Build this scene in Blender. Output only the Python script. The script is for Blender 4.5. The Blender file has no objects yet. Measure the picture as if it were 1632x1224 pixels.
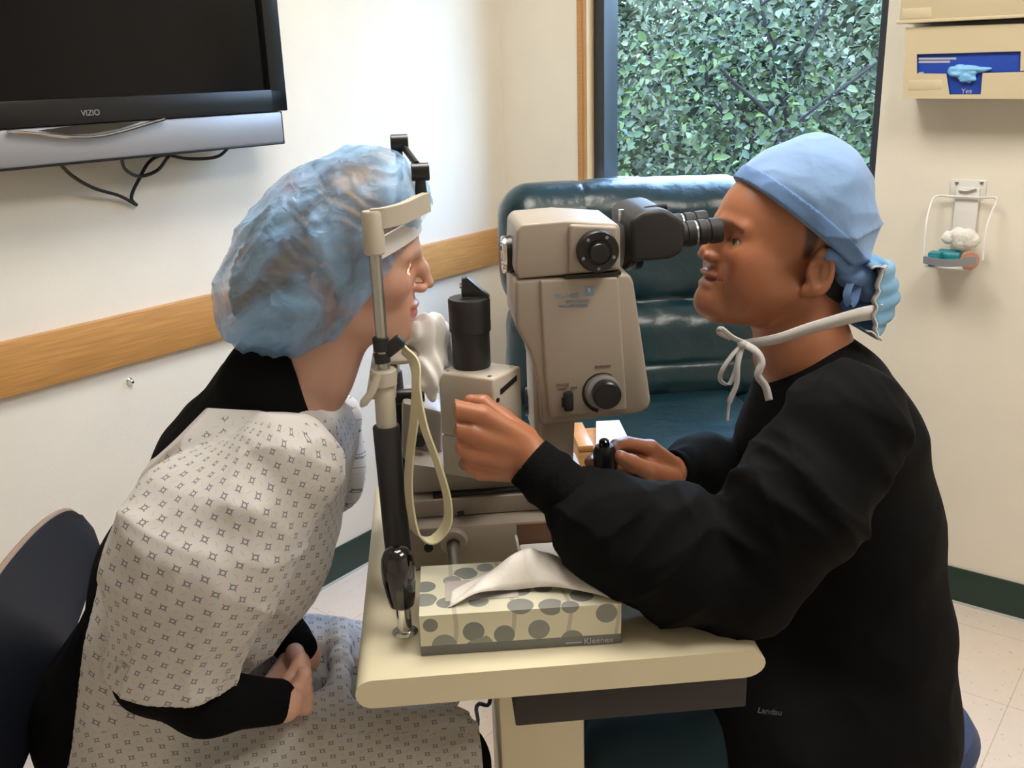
import bpy, bmesh, math, random
import numpy as np
from mathutils import Matrix, Vector
random.seed(7); RNG = np.random.RandomState(11)
S = bpy.context.scene; COL = S.collection
V = lambda *a: np.array(a, float)

# ------------------------------------------------------------------ camera (calibrated from the room's straight lines)
F = 1560.7; PITCH = math.radians(17.79); ROLL = math.radians(1.814); HC = 1.42
YC = math.radians(4.77); YW = math.radians(42.37)
cf = V(math.sin(YC)*math.cos(PITCH), math.cos(YC)*math.cos(PITCH), -math.sin(PITCH))
crt = V(math.cos(YC), -math.sin(YC), 0); cdn = np.cross(cf, crt)
CX = math.cos(ROLL)*crt + math.sin(ROLL)*cdn; CY = -math.sin(ROLL)*crt + math.cos(ROLL)*cdn
CM = np.array([CX, CY, cf]); CC = V(0, 0, HC)
cam = bpy.data.cameras.new('camera'); camo = bpy.data.objects.new('camera', cam); COL.objects.link(camo)
cam.sensor_fit = 'HORIZONTAL'; cam.sensor_width = 36; cam.lens = F/1632*36; cam.clip_start = .02
camo.matrix_world = Matrix(((CX[0], -CY[0], -cf[0], 0), (CX[1], -CY[1], -cf[1], 0), (CX[2], -CY[2], -cf[2], HC), (0, 0, 0, 1)))
S.camera = camo
S.view_settings.view_transform = 'Standard'; S.view_settings.look = 'None'
S.view_settings.exposure = 0.0; S.view_settings.gamma = 1.0; S.view_settings.use_curve_mapping = False
S.cycles.max_bounces = 8; S.cycles.use_denoising = True; S.cycles.sample_clamp_indirect = 4

def ray(x, y): return CM.T @ V((x-816)/F, (y-612)/F, 1)
def pt(x, y, Y): d = ray(x, y); return CC + d*(Y/d[1])
def pz(x, y, z): d = ray(x, y); return CC + d*((z-HC)/d[2])
def dep(p): return float(CM[2] @ (np.asarray(p) - CC))
def R(px, Y, x=800, y=600): return px*dep(pt(x, y, Y))/F       # a length in px at depth Y

# ------------------------------------------------------------------ world: overcast sky, brighter overhead
W = bpy.data.worlds.new('world'); S.world = W; W.use_nodes = True
nt = W.node_tree; nt.nodes.clear()
out = nt.nodes.new('ShaderNodeOutputWorld'); bg = nt.nodes.new('ShaderNodeBackground')
tc = nt.nodes.new('ShaderNodeTexCoord'); sx = nt.nodes.new('ShaderNodeSeparateXYZ'); rm = nt.nodes.new('ShaderNodeValToRGB')
nt.links.new(tc.outputs['Generated'], sx.inputs[0]); nt.links.new(sx.outputs['Z'], rm.inputs[0])
rm.color_ramp.elements[0].position = 0.0; rm.color_ramp.elements[0].color = (.26, .33, .40, 1)
rm.color_ramp.elements[1].position = .6; rm.color_ramp.elements[1].color = (.50, .70, 1.12, 1)
nt.links.new(rm.outputs[0], bg.inputs[0]); bg.inputs[1].default_value = 23
nt.links.new(bg.outputs[0], out.inputs[0])

# ------------------------------------------------------------------ materials
def nodes(m):
    m.use_nodes = True; return m.node_tree
def mat(name, col, rough=.5, metal=0, bump=0, bscale=60, var=0, vscale=8, sheen=0, sss=0, coat=0, spec=.5, stretch=None, emit=0, emcol=None, bdist=.002):
    m = bpy.data.materials.new(name); t = nodes(m); b = t.nodes['Principled BSDF']
    b.inputs['Base Color'].default_value = (*col, 1); b.inputs['Roughness'].default_value = rough; b.inputs['Metallic'].default_value = metal
    b.inputs['Specular IOR Level'].default_value = spec
    if sheen: b.inputs['Sheen Weight'].default_value = sheen; b.inputs['Sheen Roughness'].default_value = .5
    if coat: b.inputs['Coat Weight'].default_value = coat; b.inputs['Coat Roughness'].default_value = .1
    if sss: b.inputs['Subsurface Weight'].default_value = sss; b.inputs['Subsurface Radius'].default_value = (.012, .005, .003); b.inputs['Subsurface Scale'].default_value = 1.0
    if emit: b.inputs['Emission Color'].default_value = (*(emcol or col), 1); b.inputs['Emission Strength'].default_value = emit
    tcn = t.nodes.new('ShaderNodeTexCoord'); src = tcn.outputs['Object']
    if stretch:
        mp = t.nodes.new('ShaderNodeMapping'); mp.inputs['Scale'].default_value = stretch; t.links.new(src, mp.inputs[0]); src = mp.outputs[0]
    n = t.nodes.new('ShaderNodeTexNoise'); n.inputs['Scale'].default_value = vscale; n.inputs['Detail'].default_value = 3; t.links.new(src, n.inputs[0])
    r = t.nodes.new('ShaderNodeMapRange'); r.inputs['From Min'].default_value = .3; r.inputs['From Max'].default_value = .7
    v = max(var, .02); r.inputs['To Min'].default_value = 1-v; r.inputs['To Max'].default_value = 1+v; t.links.new(n.outputs[0], r.inputs[0])
    mx = t.nodes.new('ShaderNodeVectorMath'); mx.operation = 'SCALE'; mx.inputs[0].default_value = col; t.links.new(r.outputs[0], mx.inputs['Scale'])
    t.links.new(mx.outputs[0], b.inputs['Base Color'])
    if bump:
        n2 = t.nodes.new('ShaderNodeTexNoise'); n2.inputs['Scale'].default_value = bscale; n2.inputs['Detail'].default_value = 4; t.links.new(src, n2.inputs[0])
        bp = t.nodes.new('ShaderNodeBump'); bp.inputs['Strength'].default_value = bump; bp.inputs['Distance'].default_value = bdist
        t.links.new(n2.outputs[0], bp.inputs['Height']); t.links.new(bp.outputs[0], b.inputs['Normal'])
    return m
class NM:
    """tiny helper: float expressions out of math nodes"""
    def __init__(s, t): s.t = t
    def op(s, o, *a):
        n = s.t.nodes.new('ShaderNodeMath'); n.operation = o
        for i, x in enumerate(a):
            if isinstance(x, (int, float)): n.inputs[i].default_value = x
            else: s.t.links.new(x, n.inputs[i])
        return n.outputs[0]
def colmix(t, fac, a, b):
    n = t.nodes.new('ShaderNodeMix'); n.data_type = 'RGBA'
    if isinstance(fac, (int, float)): n.inputs[0].default_value = fac
    else: t.links.new(fac, n.inputs[0])
    for i, c in ((6, a), (7, b)):
        if isinstance(c, tuple): n.inputs[i].default_value = (*c[:3], 1)
        else: t.links.new(c, n.inputs[i])
    return n.outputs[2]

M = {}
M['wall'] = mat('cream wall paint', (.80, .752, .65), .75, bump=.15, bscale=250, var=.015)
M['ceil'] = mat('white ceiling', (.8, .78, .74), .9)
M['green'] = mat('dark green vinyl base', (.012, .036, .026), .45)
M['edge'] = mat('light caulk', (.55, .57, .55), .4)
M['oak'] = mat('oak', (.50, .245, .07), .42, var=.16, vscale=5, stretch=(2, 2, 40), coat=.15)
M['oakw'] = mat('oak window jamb', (.50, .30, .13), .45, var=.12, vscale=5, stretch=(40, 40, 2))
M['alu'] = mat('dark bronze aluminium', (.045, .05, .055), .4, metal=.3)
M['tvblack'] = mat('black tv plastic', (.010, .010, .011), .3, spec=.3)
M['screen'] = mat('black glass screen', (.003, .003, .004), .15, spec=.18)
M['silver'] = mat('silver grey plastic', (.30, .305, .33), .38, metal=.35)
M['chrome'] = mat('chrome', (.75, .75, .76), .12, metal=1)
M['steel'] = mat('brushed steel', (.50, .50, .49), .28, metal=1)
M['black'] = mat('black plastic', (.008, .008, .009), .32)
M['blackm'] = mat('matt black metal', (.014, .014, .015), .5)
M['rubber'] = mat('black rubber', (.010, .010, .011), .6)
M['gloss'] = mat('glossy black', (.004, .004, .004), .06, coat=.6)
M['beige'] = mat('warm grey instrument enamel', (.36, .31, .26), .42, bump=.05, bscale=700)
M['beige2'] = mat('light instrument enamel', (.55, .50, .43), .42)
M['beige3'] = mat('cream frame plastic', (.50, .46, .385), .45)
M['table'] = mat('cream laminate', (.72, .655, .475), .34, var=.01)
M['drawer'] = mat('dark brown laminate', (.013, .012, .012), .55)
M['white'] = mat('white plastic', (.75, .74, .72), .4)
M['paper'] = mat('white paper', (.84, .83, .82), .8)
M['tissue'] = mat('tissue', (.84, .81, .77), .9, bump=.5, bscale=50, stretch=(1, 1, .3), bdist=.004)
M['shell'] = mat('dark chair shell', (.008, .010, .018), .45, coat=.1)
M['tan'] = mat('tan chair edge', (.30, .20, .13), .5)
M['leather'] = mat('dark green leather', (.005, .025, .033), .30, bump=.35, bscale=14, var=.2, vscale=5, bdist=.012)
M['disp'] = mat('tan dispenser plastic', (.60, .51, .335), .5)
M['glovebox'] = mat('blue glove box card', (.012, .06, .42), .45)
M['glove'] = mat('light blue nitrile', (.22, .52, .88), .45)
M['teal'] = mat('teal plastic', (.01, .22, .27), .4)
M['peach'] = mat('peach tape', (.52, .26, .17), .6)
M['cotton'] = mat('white gauze', (.78, .77, .72), .95, bump=.5, bscale=90)
M['jack'] = mat('black scrub cloth', (.0042, .0044, .0052), .85, spec=.10, bump=.3, bscale=25, bdist=.004)
M['rib'] = mat('black ribbed knit', (.005, .005, .006), .95, spec=.1, bump=.3, bscale=300)
M['shirt'] = mat('black jersey', (.0035, .0035, .0042), .95, spec=.1, bump=.15, bscale=200)
M['tealp'] = mat('teal scrub trousers', (.004, .024, .036), .9)
M['cap'] = mat('blue cap fabric', (.20, .34, .60), .75, bump=.45, bscale=22, bdist=.006, var=.06, sheen=.15)
M['capd'] = mat('blue cap band', (.14, .26, .52), .8, bump=.2, bscale=60)
M['maskb'] = mat('blue mask', (.17, .36, .56), .8)
M['maskw'] = mat('white mask tie', (.66, .65, .66), .8)
M['strap'] = mat('cream vinyl strap', (.68, .62, .42), .45)
M['lens'] = mat('coated lens', (.02, .02, .03), .04, coat=.5)
M['magenta'] = mat('magenta box', (.40, .01, .10), .5)
M['shoe'] = mat('black shoe', (.01, .01, .01), .4)
M['card'] = mat('brown cardboard', (.17, .085, .045), .8)
M['logo'] = mat('light blue print', (.17, .32, .50), .6)
M['ink'] = mat('grey print', (.14, .11, .10), .6)
M['whiteink'] = mat('white print', (.45, .45, .50), .6)
M['cream'] = mat('white laminate', (.80, .79, .76), .3)
M['tube'] = mat('satin light metal pole', (.42, .42, .40), .25, metal=.9)
M['forehead'] = mat('white forehead band', (.66, .66, .66), .5)
M['bluecloth'] = mat('navy stool vinyl', (.015, .04, .11), .45)

# floor: vinyl tiles
def floor_mat():
    m = bpy.data.materials.new('vinyl floor tile'); t = nodes(m); b = t.nodes['Principled BSDF']; N = NM(t)
    b.inputs['Roughness'].default_value = .38
    tcn = t.nodes.new('ShaderNodeTexCoord'); sp = t.nodes.new('ShaderNodeSeparateXYZ'); t.links.new(tcn.outputs['Object'], sp.inputs[0])
    fx = N.op('FRACT', N.op('DIVIDE', N.op('ADD', sp.outputs[0], .105), .3048)); fy = N.op('FRACT', N.op('DIVIDE', N.op('ADD', sp.outputs[1], .11), .3048))
    g = N.op('MAXIMUM', N.op('LESS_THAN', fx, .007), N.op('LESS_THAN', fy, .007))
    n = t.nodes.new('ShaderNodeTexNoise'); n.inputs['Scale'].default_value = 30; n.inputs['Detail'].default_value = 3; t.links.new(tcn.outputs['Object'], n.inputs[0])
    v = t.nodes.new('ShaderNodeTexNoise'); v.inputs['Scale'].default_value = 75; v.inputs['Detail'].default_value = 1; t.links.new(tcn.outputs['Object'], v.inputs[0])
    c = colmix(t, n.outputs[0], (.70, .60, .52), (.76, .67, .59))
    c = colmix(t, N.op('MULTIPLY', N.op('GREATER_THAN', v.outputs[0], .70), .45), c, (.35, .29, .27))
    c = colmix(t, N.op('MULTIPLY', g, .55), c, (.33, .28, .24))
    t.links.new(c, b.inputs['Base Color']); return m
M['floor'] = floor_mat()
def attr_mat(name, rough, sss=0, sheen=0, bump=0, bscale=200, spec=.5):
    m = mat(name, (.5, .5, .5), rough, bump=bump, bscale=bscale, sss=sss, sheen=sheen, spec=spec); t = m.node_tree
    a = t.nodes.new('ShaderNodeAttribute'); a.attribute_name = 'Col'
    b = t.nodes['Principled BSDF']; t.links.new(a.outputs['Color'], b.inputs['Base Color']); return m
M['skin'] = attr_mat('skin', .42, sss=.12, bump=.08, bscale=350)
M['leaf'] = attr_mat('leaves', .75, spec=.15)
M['eye'] = attr_mat('eye', .08)
def gown_mat():
    m = bpy.data.materials.new('printed gown cotton'); t = nodes(m); b = t.nodes['Principled BSDF']; N = NM(t)
    b.inputs['Roughness'].default_value = .9; b.inputs['Sheen Weight'].default_value = .1
    a = t.nodes.new('ShaderNodeAttribute'); a.attribute_name = 'guv'
    sp = t.nodes.new('ShaderNodeSeparateXYZ'); t.links.new(a.outputs['Vector'], sp.inputs[0])
    u = N.op('DIVIDE', sp.outputs[0], .030); v = N.op('DIVIDE', sp.outputs[1], .030)
    def local(x, o): return N.op('SUBTRACT', N.op('FRACT', N.op('ADD', x, o)), .5)
    marks = None
    for o in (0, .5):
        x = local(u, o); y = local(v, o)
        d = N.op('SQRT', N.op('ADD', N.op('MULTIPLY', x, x), N.op('MULTIPLY', y, y)))
        ring = N.op('LESS_THAN', N.op('ABSOLUTE', N.op('SUBTRACT', d, .10)), .026)
        dg = N.op('MINIMUM', N.op('ABSOLUTE', N.op('ADD', x, y)), N.op('ABSOLUTE', N.op('SUBTRACT', x, y)))
        cr = N.op('MULTIPLY', N.op('LESS_THAN', dg, .030), N.op('MULTIPLY', N.op('LESS_THAN', d, .21), N.op('GREATER_THAN', d, .10)))
        k = N.op('MAXIMUM', ring, cr); marks = k if marks is None else N.op('MAXIMUM', marks, k)
    x = local(u, .5); y = local(v, 0)
    ds = N.op('MULTIPLY', N.op('LESS_THAN', N.op('ABSOLUTE', N.op('SUBTRACT', x, y)), .035), N.op('LESS_THAN', N.op('ABSOLUTE', N.op('ADD', x, y)), .17))
    x = local(u, 0); y = local(v, .5)
    ds2 = N.op('MULTIPLY', N.op('LESS_THAN', N.op('ABSOLUTE', N.op('ADD', x, y)), .035), N.op('LESS_THAN', N.op('ABSOLUTE', N.op('SUBTRACT', x, y)), .17))
    on = a.outputs['Alpha']
    on = N.op('GREATER_THAN', sp.outputs[2], -.5)
    c = colmix(t, N.op('MULTIPLY', N.op('MULTIPLY', marks, .8), on), (.54, .525, .515), (.075, .08, .115))
    c = colmix(t, N.op('MULTIPLY', N.op('MULTIPLY', N.op('MAXIMUM', ds, ds2), .3), on), c, (.25, .25, .28))
    t.links.new(c, b.inputs['Base Color']); return m
M['gown'] = gown_mat()
def bouffant_mat():
    m = bpy.data.materials.new('translucent blue nonwoven'); t = nodes(m); b = t.nodes['Principled BSDF']
    tcn = t.nodes.new('ShaderNodeTexCoord'); n = t.nodes.new('ShaderNodeTexNoise'); n.inputs['Scale'].default_value = 9; n.inputs['Detail'].default_value = 4; n.inputs['Distortion'].default_value = 1.2
    t.links.new(tcn.outputs['Object'], n.inputs[0])
    c = colmix(t, n.outputs[0], (.09, .30, .66), (.38, .62, .92)); t.links.new(c, b.inputs['Base Color'])
    b.inputs['Roughness'].default_value = .45; b.inputs['Sheen Weight'].default_value = .2
    r = t.nodes.new('ShaderNodeMapRange'); r.inputs['From Min'].default_value = .38; r.inputs['From Max'].default_value = .62; r.inputs['To Min'].default_value = .22; r.inputs['To Max'].default_value = .80
    n3 = t.nodes.new('ShaderNodeTexNoise'); n3.inputs['Scale'].default_value = 38; n3.inputs['Detail'].default_value = 3; n3.inputs['Distortion'].default_value = 1.5; t.links.new(tcn.outputs['Object'], n3.inputs[0])
    bp = t.nodes.new('ShaderNodeBump'); bp.inputs['Strength'].default_value = .5; bp.inputs['Distance'].default_value = .008; t.links.new(n3.outputs[0], bp.inputs['Height']); t.links.new(bp.outputs[0], b.inputs['Normal'])
    t.links.new(n.outputs[0], r.inputs[0]); t.links.new(r.outputs[0], b.inputs['Alpha'])
    return m
M['bouffant'] = bouffant_mat()
def glass_mat():
    m = bpy.data.materials.new('window glass'); t = nodes(m); t.nodes.remove(t.nodes['Principled BSDF']); o = t.nodes['Material Output']
    tr = t.nodes.new('ShaderNodeBsdfTransparent'); tr.inputs[0].default_value = (.90, .95, .96, 1); gl = t.nodes.new('ShaderNodeBsdfGlossy'); gl.inputs['Roughness'].default_value = .03
    fr = t.nodes.new('ShaderNodeFresnel'); fr.inputs[0].default_value = 1.45; mx = t.nodes.new('ShaderNodeMixShader')
    ge = t.nodes.new('ShaderNodeNewGeometry'); N = NM(t); t.links.new(N.op('MULTIPLY', fr.outputs[0], N.op('SUBTRACT', 1.0, ge.outputs['Backfacing'])), mx.inputs[0]); t.links.new(tr.outputs[0], mx.inputs[1]); t.links.new(gl.outputs[0], mx.inputs[2]); t.links.new(mx.outputs[0], o.inputs[0])
    return m
M['glass'] = glass_mat()
def box_mat():
    m = bpy.data.materials.new('leaf printed tissue box card'); t = nodes(m); b = t.nodes['Principled BSDF']; N = NM(t); b.inputs['Roughness'].default_value = .4
    a = t.nodes.new('ShaderNodeAttribute'); a.attribute_name = 'guv'
    mp = t.nodes.new('ShaderNodeMapping'); mp.inputs['Scale'].default_value = (27, 27, 1); mp.inputs['Rotation'].default_value = (0, 0, .2); t.links.new(a.outputs['Vector'], mp.inputs[0])
    vo = t.nodes.new('ShaderNodeTexVoronoi'); vo.voronoi_dimensions = '2D'; vo.inputs['Randomness'].default_value = .75; vo.inputs['Scale'].default_value = 1; t.links.new(mp.outputs[0], vo.inputs['Vector'])
    sep = t.nodes.new('ShaderNodeSeparateColor'); t.links.new(vo.outputs['Color'], sep.inputs[0])
    th = N.op('ADD', N.op('MULTIPLY', sep.outputs[0], .22), .20)
    lf = N.op('LESS_THAN', vo.outputs['Distance'], th)
    # stems: thin distorted lines
    wv = t.nodes.new('ShaderNodeTexWave'); wv.inputs['Scale'].default_value = 5.0; wv.inputs['Distortion'].default_value = 6; wv.inputs['Detail Scale'].default_value = .6; t.links.new(a.outputs['Vector'], wv.inputs[0])
    st = N.op('GREATER_THAN', wv.outputs['Fac'], .985)
    c = colmix(t, N.op('MULTIPLY', st, .5), (.66, .64, .50), (.28, .28, .24))
    lc = colmix(t, sep.outputs[1], (.19, .20, .19), (.30, .31, .29))
    c = colmix(t, lf, c, lc)
    t.links.new(c, b.inputs['Base Color']); return m
M['boxp'] = box_mat()
M['boxg'] = mat('grey box band', (.155, .155, .155), .45)

# ------------------------------------------------------------------ object helpers
def link(o): COL.objects.link(o); return o
def props(o, label=None, cat=None, group=None, kind=None):
    if label: o['label'] = label
    if cat: o['category'] = cat
    if group: o['group'] = group
    if kind: o['kind'] = kind
    return o
def thing(name, label, cat, loc, rotz=0, group=None):
    o = link(bpy.data.objects.new(name, None)); o.location = loc; o.rotation_euler = (0, 0, rotz); o.empty_display_size = .05
    bpy.context.view_layer.update() if False else None
    return props(o, label, cat, group)
def wm(o):
    m = Matrix.LocRotScale(o.location, o.rotation_euler, None)
    return (wm(o.parent) @ m) if o.parent else m
def mesh(name, vs, fs, m, parent=None, angle=35, origin=None, rotz=0, col=None, guv=None, mats=None, fm=None):
    """vs: world coordinates"""
    vs = np.asarray(vs, float); me = bpy.data.meshes.new(name)
    if parent is not None: T = wm(parent)
    else:
        if origin is None: origin = (vs[:, 0].mean(), vs[:, 1].mean(), vs[:, 2].min())
        T = Matrix.Translation(Vector(origin)) @ Matrix.Rotation(rotz, 4, 'Z')
    Ti = np.array(T.inverted()); loc = vs @ Ti[:3, :3].T + Ti[:3, 3]
    if isinstance(fs, np.ndarray):
        n = len(fs); k = fs.shape[1]; me.vertices.add(len(loc)); me.vertices.foreach_set('co', loc.ravel()); me.loops.add(n*k); me.loops.foreach_set('vertex_index', fs.ravel().astype(np.int32))
        me.polygons.add(n); me.polygons.foreach_set('loop_start', np.arange(n, dtype=np.int32)*k); me.polygons.foreach_set('loop_total', np.full(n, k, np.int32)); me.update(calc_edges=True)
    else: me.from_pydata([tuple(v) for v in loc], [], [list(map(int, f)) for f in fs])
    me.validate(); me.shade_smooth()
    if angle < 180: me.set_sharp_from_angle(angle=math.radians(angle))
    if mats:
        for q in mats: me.materials.append(q)
        if fm is not None: me.polygons.foreach_set('material_index', fm)
    else: me.materials.append(m if not isinstance(m, str) else M[m])
    if col is not None:
        a = me.color_attributes.new('Col', 'FLOAT_COLOR', 'POINT'); a.data.foreach_set('color', np.c_[col, np.ones(len(col))].astype(np.float32).ravel())
    if guv is not None:
        a = me.attributes.new('guv', 'FLOAT_VECTOR', 'POINT' if len(guv) == len(loc) else 'CORNER'); a.data.foreach_set('vector', np.asarray(guv, np.float32).ravel())
    o = link(bpy.data.objects.new(name, me))
    if parent is not None: o.parent = parent
    else: o.location = origin; o.rotation_euler = (0, 0, rotz)
    return o
class G:
    """geometry collector in world coordinates, built as ONE mesh"""
    def __init__(s): s.b = bmesh.new()
    def add(s, vs, fs):
        v = [s.b.verts.new(tuple(x)) for x in vs]
        for f in fs:
            try: s.b.faces.new([v[i] for i in f])
            except ValueError: pass
        return s
    def _merge(s, b2):
        me = bpy.data.meshes.new('t'); b2.to_mesh(me); s.b.from_mesh(me); bpy.data.meshes.remove(me); b2.free(); return s
    def poly(s, pts, d, bev=0, seg=2, ang=20):
        """polygon pts (Nx3) extruded by vector d"""
        b2 = bmesh.new(); pts = [np.asarray(p, float) for p in pts]; d = np.asarray(d, float)
        a = [b2.verts.new(tuple(p)) for p in pts]; c = [b2.verts.new(tuple(p+d)) for p in pts]; n = len(pts)
        b2.faces.new(a); b2.faces.new(c[::-1])
        for i in range(n): b2.faces.new([a[i], c[i], c[(i+1) % n], a[(i+1) % n]])
        bmesh.ops.recalc_face_normals(b2, faces=b2.faces)
        if bev:
            es = [e for e in b2.edges if len(e.link_faces) == 2 and e.calc_face_angle(0) > math.radians(ang)]
            bmesh.ops.bevel(b2, geom=es, offset=bev, segments=seg, profile=.5, affect='EDGES', clamp_overlap=True)
        return s._merge(b2)
    def prism(s, px, Y0, Y1, bev=.002, seg=2, ang=20):
        P = [pt(x, y, Y0) for x, y in px]; return s.poly(P, V(0, Y1-Y0, 0), bev, seg, ang)
    def box(s, c, sz, bev=0, rot=None, seg=2):
        c = np.asarray(c, float); hx, hy, hz = np.asarray(sz, float)/2; Rm = np.eye(3) if rot is None else np.asarray(rot)
        P = [c + Rm @ V(x, y, -hz) for x, y in ((-hx, -hy), (hx, -hy), (hx, hy), (-hx, hy))]
        return s.poly(P, Rm @ V(0, 0, 2*hz), bev, seg)
    def lathe(s, p, axis, prof, n=32, caps=True):
        """prof: list of (distance along axis, radius)"""
        p = np.asarray(p, float); ax = np.asarray(axis, float); ax = ax/np.linalg.norm(ax)
        t = V(1, 0, 0) if abs(ax[0]) < .8 else V(0, 1, 0); u = np.cross(ax, t); u /= np.linalg.norm(u); w = np.cross(ax, u)
        vs = []; fs = []
        for h, r in prof:
            for i in range(n): a = 2*math.pi*i/n; vs.append(p + ax*h + (u*math.cos(a)+w*math.sin(a))*max(r, 1e-5))
        for k in range(len(prof)-1):
            for i in range(n): j = (i+1) % n; fs.append([k*n+i, k*n+j, (k+1)*n+j, (k+1)*n+i])
        if caps: fs.append(list(range(n))[::-1]); fs.append([(len(prof)-1)*n+i for i in range(n)])
        return s.add(vs, fs)
    def cyl(s, a, b, r, r2=None, n=28, bev=0):
        a = np.asarray(a, float); b = np.asarray(b, float); L = np.linalg.norm(b-a); r2 = r if r2 is None else r2
        pr = [(0, r), (L, r2)] if not bev else [(0, r-bev), (bev*.3, r-bev*.3), (bev, r), (L-bev, r2), (L-bev*.3, r2-bev*.3), (L, r2-bev)]
        return s.lathe(a, b-a, pr, n)
    def tube(s, pts, r, n=10, closed=False):
        P = [np.asarray(p, float) for p in pts]; rs = r if hasattr(r, '__len__') else [r]*len(P); vs = []; fs = []; up = None
        for i, p in enumerate(P):
            t = P[min(i+1, len(P)-1)] - P[max(i-1, 0)]; t = t/(np.linalg.norm(t)+1e-12)
            if up is None: up = V(0, 0, 1) if abs(t[2]) < .9 else V(1, 0, 0)
            up = up - t*(up @ t); up /= np.linalg.norm(up)+1e-12; w = np.cross(t, up)
            for k in range(n): a = 2*math.pi*k/n; vs.append(p + (up*math.cos(a)+w*math.sin(a))*rs[i])
        for i in range(len(P)-1):
            for k in range(n): j = (k+1) % n; fs.append([i*n+k, i*n+j, (i+1)*n+j, (i+1)*n+k])
        fs.append(list(range(n))[::-1]); fs.append([(len(P)-1)*n+i for i in range(n)])
        return s.add(vs, fs)
    def ribbon(s, pts, width, wdir, th=.0012):
        """strip through pts, width along wdir (vector or list)"""
        P = [np.asarray(p, float) for p in pts]; vs = []; fs = []
        for i, p in enumerate(P):
            t = P[min(i+1, len(P)-1)] - P[max(i-1, 0)]; t /= np.linalg.norm(t)+1e-12
            w = np.asarray(wdir[i] if isinstance(wdir, list) else wdir, float); w = w - t*(w @ t); w /= np.linalg.norm(w)+1e-12; nn = np.cross(t, w)
            ww = (width[i] if hasattr(width, '__len__') else width)/2
            for a, b in ((-ww, -th), (ww, -th), (ww, th), (-ww, th)): vs.append(p + w*a + nn*b)
        for i in range(len(P)-1):
            for k in range(4): j = (k+1) % 4; fs.append([i*4+k, i*4+j, (i+1)*4+j, (i+1)*4+k])
        fs.append([3, 2, 1, 0]); q = (len(P)-1)*4; fs.append([q, q+1, q+2, q+3])
        return s.add(vs, fs)
    def sph(s, c, r, n=20, sc=(1, 1, 1), rot=None):
        b2 = bmesh.new(); bmesh.ops.create_uvsphere(b2, u_segments=n, v_segments=n//2+2, radius=1)
        Rm = np.eye(3) if rot is None else np.asarray(rot); c = np.asarray(c, float)
        for v in b2.verts: v.co = Vector(c + Rm @ (np.array(v.co)*r*np.array(sc)))
        return s._merge(b2)
    def build(s, name, m, parent=None, **k):
        bmesh.ops.recalc_face_normals(s.b, faces=s.b.faces)
        vs = np.array([v.co[:] for v in s.b.verts]); s.b.verts.index_update(); fs = [[v.index for v in f.verts] for f in s.b.faces]; s.b.free()
        return mesh(name, vs, fs, m, parent, **k)
def spline(P, n=8):
    P = [np.asarray(p, float) for p in P]; Q = [2*P[0]-P[1]] + P + [2*P[-1]-P[-2]]; o = []
    for i in range(1, len(Q)-2):
        for k in range(n):
            t = k/n; a, b, c, d = Q[i-1:i+3]; o.append(.5*((2*b)+(c-a)*t+(2*a-5*b+4*c-d)*t*t+(3*b-a-3*c+d)*t**3))
    o.append(P[-1]); return o
def text(name, body, p, xdir, zdir, size, m, parent, th=.0004, align='CENTER', shear=0):
    cu = bpy.data.curves.new('t', 'FONT'); cu.body = body; cu.size = size; cu.extrude = th; cu.align_x = align; cu.shear = shear
    to = bpy.data.objects.new('t', cu); me0 = to.to_mesh(); vs = np.array([v.co[:] for v in me0.vertices]); fs = [list(q.vertices) for q in me0.polygons]; to.to_mesh_clear()
    bpy.data.objects.remove(to); bpy.data.curves.remove(cu)
    xd = np.asarray(xdir, float); xd /= np.linalg.norm(xd); zd = np.asarray(zdir, float); zd -= xd*(zd @ xd); zd /= np.linalg.norm(zd); nn = np.cross(xd, zd)
    return mesh(name, np.asarray(p) + vs[:, :1]*xd + vs[:, 1:2]*zd + vs[:, 2:3]*nn, fs, m, parent)

# ------------------------------------------------------------------ implicit surfaces (for bodies and cloth)
def capsule(P, a, b, ra, rb):
    ba = b-a; h = np.clip((P-a) @ ba/(ba @ ba), 0, 1); return np.linalg.norm(P-a-h[:, None]*ba, axis=1)-(ra+(rb-ra)*h)
def ell(P, c, r, Rm=None):
    q = P-c
    if Rm is not None: q = q @ Rm
    k0 = np.linalg.norm(q/r, axis=1); k1 = np.linalg.norm(q/np.square(r), axis=1); return k0*(k0-1)/(k1+1e-9)
def smin(a, b, k): h = np.clip(.5+.5*(b-a)/k, 0, 1); return b*(1-h)+a*h-k*h*(1-h)
def smax(a, b, k): return -smin(-a, -b, k)
def chain(P, pts, k=.02, ysc=1, y0=0):
    """pts: [(xyz, r)...]; ysc > 1 widens it in Y about y0"""
    Q = P
    if ysc != 1: Q = P.copy(); Q[:, 1] = y0 + (Q[:, 1]-y0)/ysc
    d = None
    for (a, ra), (b, rb) in zip(pts[:-1], pts[1:]):
        e = capsule(Q, np.asarray(a), np.asarray(b), ra, rb); d = e if d is None else smin(d, e, k)
    return d
_prm = np.random.RandomState(3).permutation(256); _grd = np.random.RandomState(5).normal(size=(256, 3)); _grd /= np.linalg.norm(_grd, axis=1)[:, None]
def noise(P):
    i = np.floor(P).astype(int); f = P-i; u = f*f*(3-2*f); r = 0
    for dx in (0, 1):
        for dy in (0, 1):
            for dz in (0, 1):
                h = _prm[(_prm[(_prm[(i[:, 0]+dx) & 255]+i[:, 1]+dy) & 255]+i[:, 2]+dz) & 255]
                g = (_grd[h]*(f-V(dx, dy, dz))).sum(1)
                r = r + g*(u[:, 0] if dx else 1-u[:, 0])*(u[:, 1] if dy else 1-u[:, 1])*(u[:, 2] if dz else 1-u[:, 2])
    return r
def ridges(P): return 1-2.2*np.abs(noise(P))
def creases(P, k=10): return np.exp(-np.abs(noise(P))*k)
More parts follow.
